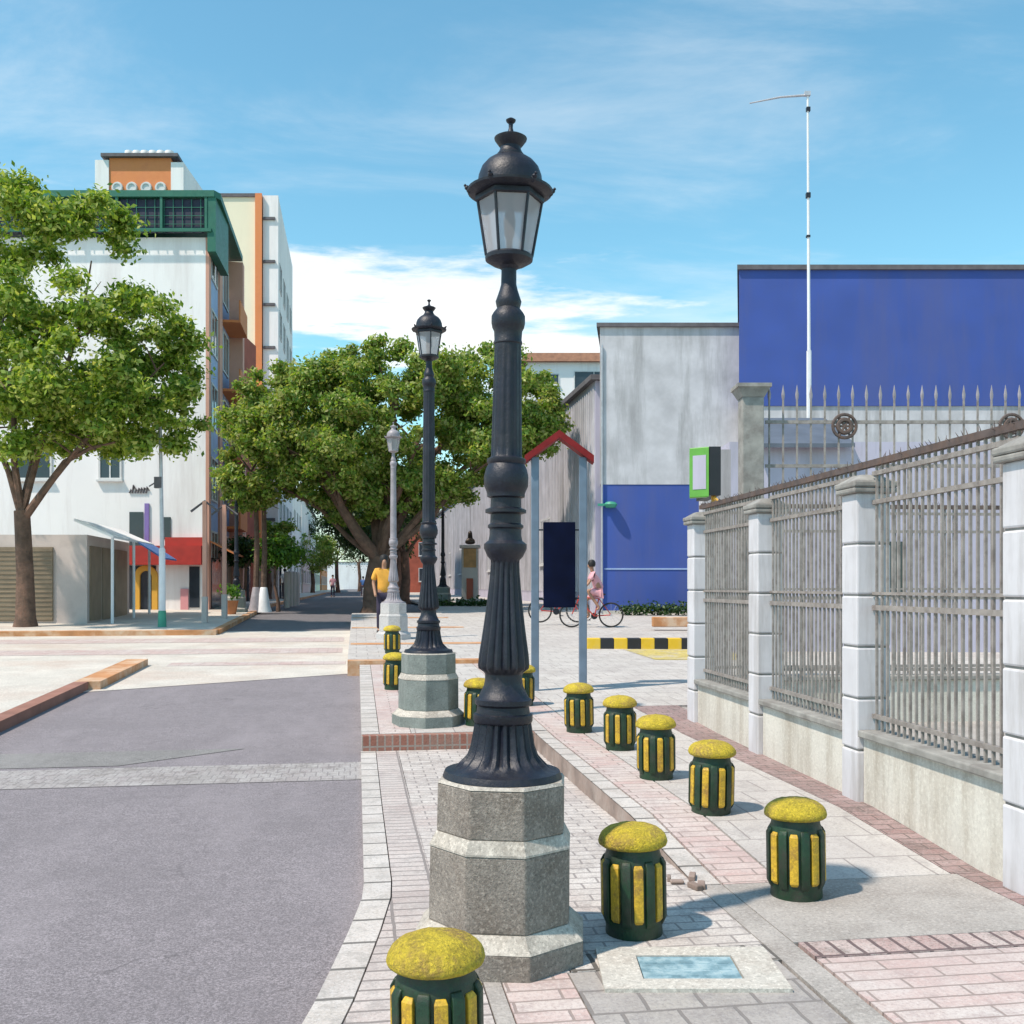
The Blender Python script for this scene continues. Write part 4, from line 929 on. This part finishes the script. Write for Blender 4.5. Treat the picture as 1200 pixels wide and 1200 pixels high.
# orange-brown balcony building between
Bb = thing('balcony_building', 'orange street front building with brown stair block and open roof railing', 'building', ((280-600)/1200*50, 50, .8))
yy_ = 50.0; bx0 = (262-600)/1200*yy_; bx1 = (287-600)/1200*yy_
p = Vector((bx1, yy_)); m = MB(); m.prism([(bx0-4, yy_), tuple(p), tuple(p+SD*11.5), (bx0-4, yy_+11.4)], .6, 9.8); m.build('wall', K['salmon'], Bb, world=True)
m = MB(); m.prism([((270-600)/1200*yy_, yy_-.2), ((285-600)/1200*yy_, yy_-.2), ((285-600)/1200*yy_, yy_+2.5), ((270-600)/1200*yy_, yy_+2.5)], .6, 13.9); m.build('stair_block', K['brick_red'], Bb, world=True)
m = MB()
for k in range(12): w2 = p+SD*(.2+k*.9); m.box((w2.x, w2.y, 10.5), (.12,.12,1.3))
m.fbox(tuple(p), tuple(SD), rtv, 0, 11, 11.1, 11.25, -.1, .06); m.fbox(tuple(p), tuple(SD), rtv, 0, 11, 9.8, 9.95, -.1, .3); m.build('roof_railing', K['orange'], Bb, world=True)
m = MB(); m.fbox(tuple(p), tuple(SD), rtv, 2, 3.2, .8, 9.8, 0, .12); m.fbox(tuple(p), tuple(SD), rtv, 7, 8.2, .8, 9.8, 0, .12); m.build('pilaster', K['orange'], Bb, world=True)
windows(Bb, tuple(p), tuple(SD), rtv, [(3.8+u_, 5.4+u_, 1.6+2.8*i, 3.2+2.8*i) for i in range(3) for u_ in (0, 4.6)])
windows(Bb, (bx0,yy_), (1,0), (0,-1), [(.05, .55, 5.0+2.6*i, 6.3+2.6*i) for i in range(2)], sill=False)

for i,(bl, pt, s0_, s1_, zz, mt, nm) in enumerate(((A1, Vector((xr,yB)), .2, 3.4, 3.2, 'orange', 'awning'), (A1, Vector((xr,yB)), 3.8, 6.9, 3.05, 'red_awning', 'awning'), (Bb, Vector((bx1,yy_)), .2, 5, 3.6, 'ochre', 'awning'), (Bb, Vector((bx1,yy_)), 5.4, 10.8, 3.5, 'red_awning', 'awning'), (T, Vector((tx(326),yT)), .5, 7, 3.6, 'blue_awning', 'awning'))):
    vs_ = []; m = MB()
    for q in (pt+SD*s0_, pt+SD*s1_):
        for d, z in ((.13,zz),(1.1,zz-.5)):
            w2 = q+Vector(rtv)*d; vs_ += [(w2.x,w2.y,z),(w2.x,w2.y,z+.06)]
    m.add(vs_, [(0,2,3,1),(4,5,7,6),(0,4,6,2),(1,3,7,5),(0,1,5,4),(2,6,7,3)]); m.build(nm, K[mt], bl, world=True)
    m = MB(); m.fbox(tuple(pt), tuple(SD), rtv, s0_+.4, s1_-.3, .8, zz-.55, 0, .14); m.build('shopfront', K['shutter' if i % 2 else 'pane'], bl, world=True)
# more far street fronts
def block(name, lab, t, s0, s1, w_, h, mat, side=-1, roof=None, cols=4, rows=2, extra=None):
    a = P(t, s0); root = thing(name, lab, 'building', (a[0], a[1], .8)); o = Vector(a); r_ = Vector((CT, ST))*side
    b_ = o+SD*(s1-s0)
    m = MB(); m.prism([tuple(o), tuple(b_), tuple(b_+r_*w_), tuple(o+r_*w_)], .5, .8+h); m.build('wall', K[mat], root, world=True)
    m = MB(); c0_ = o-r_*.25-SD*.2; m.prism([tuple(c0_), tuple(c0_+SD*(s1-s0+.4)), tuple(c0_+SD*(s1-s0+.4)+r_*(w_+.3)), tuple(c0_+r_*(w_+.3))], .8+h, 1.0+h); m.build('roof', K[roof or 'coping'], root, world=True)
    L_ = s1-s0; st = L_/cols
    windows(root, tuple(o), tuple(SD), tuple(-r_), [(st*(i+.3), st*(i+.7), 2.0+2.9*j, 3.5+2.9*j) for i in range(cols) for j in range(rows)])
    n_ = (-SD.x, -SD.y); windows(root, tuple(o), tuple(r_), n_, [(w_*.15, w_*.3, 2.2+2.9*j, 3.6+2.9*j) for j in range(rows)])
    m = MB(); m.fbox(tuple(o), tuple(SD), tuple(-r_), st*.02, st*.22, .82, 3.0, 0, .05); m.build('door', K['shutter'], root, world=True)
    return root
block('white_building', 'white street front building beyond the clipped trees with brown roof', -6.2, 88, 118, 8, 10.5, 'bwhite', roof='rooftile', rows=3, cols=6)
block('yellow_building', 'low ochre street front building before the white one', -6.2, 77, 87.5, 8, 5.6, 'ochre', roof='rooftile')
block('white_building', 'distant white house at the left end of the street', -6.2, 119, 160, 8, 11, 'bwhite', cols=8)
block('red_building', 'distant red building whose top shows left of the wide tree', -15, 96, 108, 8, 22.5, 'brick_red', cols=3, rows=6)
block('small_white_building', 'narrow bright white house front past the distant white house on the left', -6.6, 161, 190, 8, 8, 'cream', cols=6)
block('small_orange_building', 'far orange house front near the vanishing point on the left', -6.4, 191, 230, 8, 7, 'orange', cols=6)
block('brown_building', 'dark brick red house at the far right end of the street', 5.5, 116, 150, 10, 8, 'brick_red', side=1, cols=8)
block('pale_building', 'pale building closing the far end of the street', -25, 312, 318, -50, 8, 'bwhite', cols=3)

# ------------------------------------------------------------------ left street furniture
x = (190-600)/1200*27.5
up = thing('utility_pole', 'slim utility pole with white middle and green foot on the left pavement', 'pole', (x, 27.5, gw(x,27.5)+.02))
m = MB(); m.tube([(0,0,2.1),(-.05,0,5.4)], [.06,.045], 8); m.build('upper_pole', K['galv'], up)
m = MB(); m.lathe([(.095,.45),(.085,2.1),(.06,2.15)], 10); m.build('lower_pole', K['polewhite'], up)
m = MB(); m.lathe([(.13,-.05),(.12,.0),(.105,.45),(.095,.46)], 10); m.build('foot', K['teal'], up)
m = MB(); m.box((-.1,0,3.9),(.2,.12,.3)); m.tube([(-.02,0,4.0),(-.35,0,3.8)], .02, 5); m.build('box', K['coping'], up)
for i, (pxx, yy2, lab) in enumerate(((240, 29.5, 'thin salmon coloured post on the left pavement nearer the apartment block corner'), (263, 31.5, 'thin salmon coloured post on the left pavement next to the far lamp'))):
    X = (pxx-600)/1200*yy2; r_ = thing('canopy_post', lab, 'post', (X, yy2, gw(X,yy2)+.04), 0, 'thin salmon posts')
    m = MB(); m.box((0,0,1.75),(.11,.11,3.5)); m.build('shaft', K['salmon'], r_); m = MB(); m.box((0,0,.35),(.15,.15,.8)); m.build('foot', K['stone_pale'], r_)
    m = MB(); m.tube([(-.4,0,3.2),(0,0,3.5),(.4,0,3.2)], .035, 6); m.build('bracket', K['coping'], r_)
for i, (pxx, lab) in enumerate(((300, 'left trunk with white and blue painted foot by the round tree'), (309, 'right trunk with white and blue painted foot by the round tree'))):
    yy2 = 36.5; X = (pxx-600)/1200*yy2; r_ = thing('palm_trunk', lab, 'tree trunk', (X, yy2, gw(X,yy2)+.04), 0, 'bare painted trunks')
    m = MB(); m.tube([(0,0,.8),(.03,.02,2.2),(0,0,3.9)], [.11,.095,.08], 8); m.build('trunk', K['bark'], r_)
    m = MB(); m.lathe([(.30,-.05),(.22,.25),(.13,.82),(.115,.84)], 10); m.build('painted_foot', K['polewhite'] if i else K['iron_pale'], r_)
    leaves('crown', K['leaf2'], r_, [(X+.3*math.cos(a), yy2+.3*math.sin(a), gw(X,yy2)+4.1, .5) for a in (0, 2, 4)], 120, .12, 90+i)
# row of grey posts
for i in range(4):
    yy2 = 40+i*1.3; X = (336+i*4-600)/1200*yy2
    r_ = MB(); r_.lathe([(.12,-.05),(.12,1.25),(.09,1.35),(.02,1.38)], 10)
    tag(r_.build('stone_post', K['stone_pale'], loc=(X, yy2, gw(X,yy2)+.04)), ['nearest','second','third','farthest'][i]+' of the pale stone posts beside the far street', 'post', 'pale stone posts')
pl = thing('potted_plant', 'leafy potted plant at the foot of the far left lamp', 'plant', ((270-600)/1200*34, 34, gw(-9.3,34)+.04))
m = MB(); m.lathe([(.18,-.02),(.26,.42),(.28,.46),(.02,.44)], 14); m.build('pot', K['pot'], pl); leaves('foliage', K['leafround'], pl, [(-9.35,34,gw(-9.3,34)+.85,.33),(-9.2,34,gw(-9.3,34)+.7,.25)], 150, .07, 44)

# ------------------------------------------------------------------ bust monument
yb_ = 41.0; xb = (551-600)/1200*yb_; zb_ = gw(xb,yb_)+.05; 
bm = thing('bust_monument', 'dark bronze bust on a tall pale pedestal with orange brown plaque', 'monument', (xb, yb_, zb_))
m = MB(); m.box((0,0,.12),(1.1,1.1,.30)); m.box((0,0,1.25),(.66,.66,2.1)); m.box((0,0,2.36),(.82,.82,.12)); m.build('pedestal', K['stone_pale'], bm, bevel=.02)
m = MB(); m.box((0,-.345,1.9),(.5,.04,.75)); m.build('plaque', K['plaque'], bm); m = MB(); m.box((0,-.345,.85),(.2,.04,1.1)); m.build('stripe', K['brick_red'], bm)
def skinned(name, mat, parent, verts, edges, radii, sub=2):
    me = bpy.data.meshes.new(name); me.from_pydata(verts, edges, []); o = bpy.data.objects.new(name, me); C.objects.link(o)
    sk_ = o.modifiers.new('skin', 'SKIN'); sk_.use_smooth_shade = True
    for i, r in enumerate(radii):
        v = me.skin_vertices[0].data[i]; v.radius = r if isinstance(r, tuple) else (r, r)
    me.skin_vertices[0].data[0].use_root = True
    s_ = o.modifiers.new('sub', 'SUBSURF'); s_.levels = sub; s_.render_levels = sub
    dg = bpy.context.evaluated_depsgraph_get(); dg.update(); ne = bpy.data.meshes.new_from_object(o.evaluated_get(dg))
    bpy.data.objects.remove(o); ne.name = name; ne.materials.clear(); ne.materials.append(mat)
    n_ = bpy.data.objects.new(name, ne); C.objects.link(n_); n_.parent = parent; return n_
skinned('bust', K['bronze'], bm, [(0,0,2.44),(0,0,2.56),(0,0,2.68),(0,-.02,2.80),(0,-.03,2.92),(0,-.02,3.02),(-.2,0,2.62),(.2,0,2.62),(0,-.14,2.88)], [(0,1),(1,2),(2,3),(3,4),(4,5),(1,6),(1,7),(4,8)], [.16,.17,.09,.10,.115,.08,.09,.09,.02])
bs = bm.children[-1]; bs.scale = (1.3,)*3; bs.location.z = 2.42*(1-1.3)
hb = thing('planting_bed', 'low olive shrub bed at the foot of the bust', 'shrub', (xb-.3, yb_-1.4, zb_))
leaves('foliage', K['leaf3'], hb, [(xb-1.5+.4*i, yb_-1.4, zb_+.12, .3) for i in range(6)], 150, .07, 45)

# ------------------------------------------------------------------ people and bicycles
def person_standing(x, y, z, rz):
    r = thing('person', 'person in a yellow orange shirt and dark trousers standing by the pale lamp', 'person', (x, y, z), rz)
    V_ = [(0,0,.95),(0,0,1.12),(0,0,1.32),(0,0,1.46),(0,-.01,1.53),(0,-.02,1.62),(0,-.02,1.72),
          (-.17,0,1.42),(-.24,.03,1.16),(-.22,-.10,.94),(-.21,-.16,.84),(.17,0,1.42),(.25,.02,1.15),(.27,-.04,.90),(.27,-.08,.80),
          (-.09,0,.88),(-.11,-.05,.50),(-.11,.06,.09),(-.11,-.10,.03),(.09,0,.88),(.11,.06,.50),(.12,.14,.09),(.12,0,.03),(0,-.115,1.62)]
    E_ = [(0,1),(1,2),(2,3),(3,4),(4,5),(5,6),(2,7),(7,8),(8,9),(9,10),(2,11),(11,12),(12,13),(13,14),(0,15),(15,16),(16,17),(17,18),(0,19),(19,20),(20,21),(21,22),(5,23)]
    Rr = [(.14,.10),(.13,.09),(.155,.10),(.07,.06),.05,(.075,.09),(.065,.075),.06,.042,.034,.035,.06,.042,.034,.035,.085,.058,.038,.035,.085,.058,.038,.035,.015]
    skinned('body', K['skin'], r, V_, E_, Rr)
    skinned('shirt', K['shirt'], r, [(0,0,.88),(0,0,1.12),(0,0,1.32),(0,0,1.45),(-.18,0,1.43),(-.245,.03,1.20),(.18,0,1.43),(.255,.02,1.20)], [(0,1),(1,2),(2,3),(2,4),(4,5),(2,6),(6,7)], [(.18,.13),(.155,.115),(.18,.125),(.07,.07),.08,.07,.08,.07])
    skinned('trousers', K['trouser'], r, [(0,0,.92),(-.09,0,.86),(-.11,-.05,.50),(-.11,.06,.10),(.09,0,.86),(.11,.06,.50),(.12,.14,.10)], [(0,1),(1,2),(2,3),(0,4),(4,5),(5,6)], [(.15,.115),.10,.075,.055,.10,.075,.055])
    m = MB(); m.lathe([(.082,1.62),(.098,1.68),(.095,1.74),(.07,1.79),(.02,1.81)], 14, c=(0,.01)); m.build('hair', K['hair'], r)
    for sx in (-1,1): m = MB(); m.box((sx*.115,-.03+(.0 if sx<0 else .1),.035),(.09,.26,.07)); m.build('shoe', K['black'], r, bevel=.02)
    return r
X = (450-600)/1200*23.5; pm0 = person_standing(X, 23.5, gw(X,23.5)+.18, R(15))
for t, s_, a, lab, mt in ((-3.0-1.2, 62, 200, 'distant person in white walking on the left kerb of the far street', 'bwhite'), (-1.9, 84, 20, 'distant person in pink in the middle of the far street', 'pinkcloth'), (.6, 96, 170, 'distant person in blue at the far end of the street', 'blue_awning')):
    q = P(t, s_); c = copy_tree(pm0); c.location = (q[0], q[1], .8-.07 if t > -3.6 else .85); c.rotation_euler = (0,0,R(a)); c['label'] = lab
    for ch in c.children:
        if ch.name.startswith('shirt'):
            ch.data = ch.data.copy(); ch.data.materials[0] = K[mt]

def bicycle(lab, loc, rz, col):
    r = thing('bicycle', lab, 'bicycle', loc, rz)
    for cx in (-.52, .52):
        m = MB(); n_ = 28; m.tube([(cx+.31*math.cos(2*math.pi*i/n_), 0, .33+.31*math.sin(2*math.pi*i/n_)) for i in range(n_+1)], .022, 6); w_ = m.build('wheel', K['rubber'], r)
        m = MB()
        for q in range(12): a = q*math.pi/6; m.tube([(cx,0,.33),(cx+.3*math.cos(a),0,.33+.3*math.sin(a))], .003, 3)
        m.tube([(cx,-.05,.33),(cx,.05,.33)], .025, 8); m.build('spokes', K['galv'], w_)
    m = MB(); f_ = lambda a, b_, q=.016: m.tube([a, b_], q, 6)
    f_((-.52,0,.33),(-.08,0,.30)); f_((-.08,0,.30),(-.22,0,.84)); f_((-.52,0,.33),(-.2,0,.76),.011); f_((-.08,0,.30),(.34,0,.72),.018); f_((-.2,0,.76),(.33,0,.80),.016); f_((.31,0,.88),(.37,0,.66),.018); f_((.37,0,.66),(.52,0,.33),.013)
    m.build('frame', K[col], r)
    m = MB(); m.box((-.24,0,.87),(.26,.13,.05)); m.build('saddle', K['black'], r, bevel=.02)
    m = MB(); m.tube([(.22,-.28,.98),(.31,-.2,.97),(.31,.2,.97),(.22,.28,.98)], .013, 6); m.tube([(.31,0,.86),(.31,0,.97)], .013, 6); m.build('handlebar', K['galv'], r)
    m = MB(); m.lathe([(.001,-.01),(.09,-.01),(.09,.01),(.001,.01)], 14); m.v = [(v[0]-.08, v[2]-.05, v[1]+.30) for v in m.v]
    m.tube([(-.08,-.09,.30),(.05,-.09,.20)], .01, 5); m.tube([(-.08,.09,.30),(-.21,.09,.40)], .01, 5); m.box((.06,-.13,.19),(.09,.08,.02)); m.box((-.22,.13,.41),(.09,.08,.02)); m.build('crank', K['iron'], r)
    return r
xb2 = (693-600)/1200*27; zb2 = gw(xb2,27)+.105
bicycle('bicycle ridden by the person in pink behind the notice board', (xb2, 27, zb2), R(180), 'redpaint')
cy = thing('person', 'person in pink riding a bicycle behind the right post of the notice board', 'person', (xb2, 27, zb2), R(180))
V_ = [(-.22,0,.98),(-.16,0,1.15),(-.08,0,1.34),(-.03,0,1.46),(-.01,0,1.53),(.01,0,1.62),(.01,0,1.70),
      (-.04,-.17,1.40),(.08,-.24,1.18),(.24,-.27,1.01),(-.04,.17,1.40),(.08,.24,1.18),(.24,.27,1.01),
      (-.20,-.09,.92),(.16,-.11,.72),(.05,-.12,.30),(.14,-.12,.24),(-.20,.09,.92),(.12,.11,.98),(-.20,.12,.52),(-.12,.12,.46),(.105,0,1.62)]
E_ = [(0,1),(1,2),(2,3),(3,4),(4,5),(5,6),(2,7),(7,8),(8,9),(2,10),(10,11),(11,12),(0,13),(13,14),(14,15),(15,16),(0,17),(17,18),(18,19),(19,20),(5,21)]
skinned('body', K['skin'], cy, V_, E_, [(.13,.13),.12,(.13,.13),.06,.05,.085,.07,.055,.04,.032,.055,.04,.032,.08,.058,.036,.033,.08,.058,.036,.033,.015])
skinned('shirt', K['pinkcloth'], cy, [(-.22,0,.96),(-.16,0,1.15),(-.08,0,1.34),(-.035,0,1.44),(-.04,-.18,1.41),(.05,-.23,1.24),(-.04,.18,1.41),(.05,.23,1.24)], [(0,1),(1,2),(2,3),(2,4),(4,5),(2,6),(6,7)], [.155,.145,.16,.07,.075,.06,.075,.06])
skinned('shorts', K['pinkcloth'], cy, [(-.22,0,.94),(-.18,-.09,.91),(.10,-.11,.76),(-.18,.09,.91),(.06,.11,.97)], [(0,1),(1,2),(0,3),(3,4)], [.14,.10,.08,.10,.08])
m = MB(); m.lathe([(.085,1.60),(.102,1.66),(.098,1.72),(.07,1.77),(.02,1.79)], 14, c=(-.01,0)); m.build('hair', K['hair'], cy)
xb3 = (655-600)/1200*28; bicycle('parked dark red bicycle seen under the navy notice board', (xb3, 28, gw(xb3,28)+.17), R(4), 'redpaint')
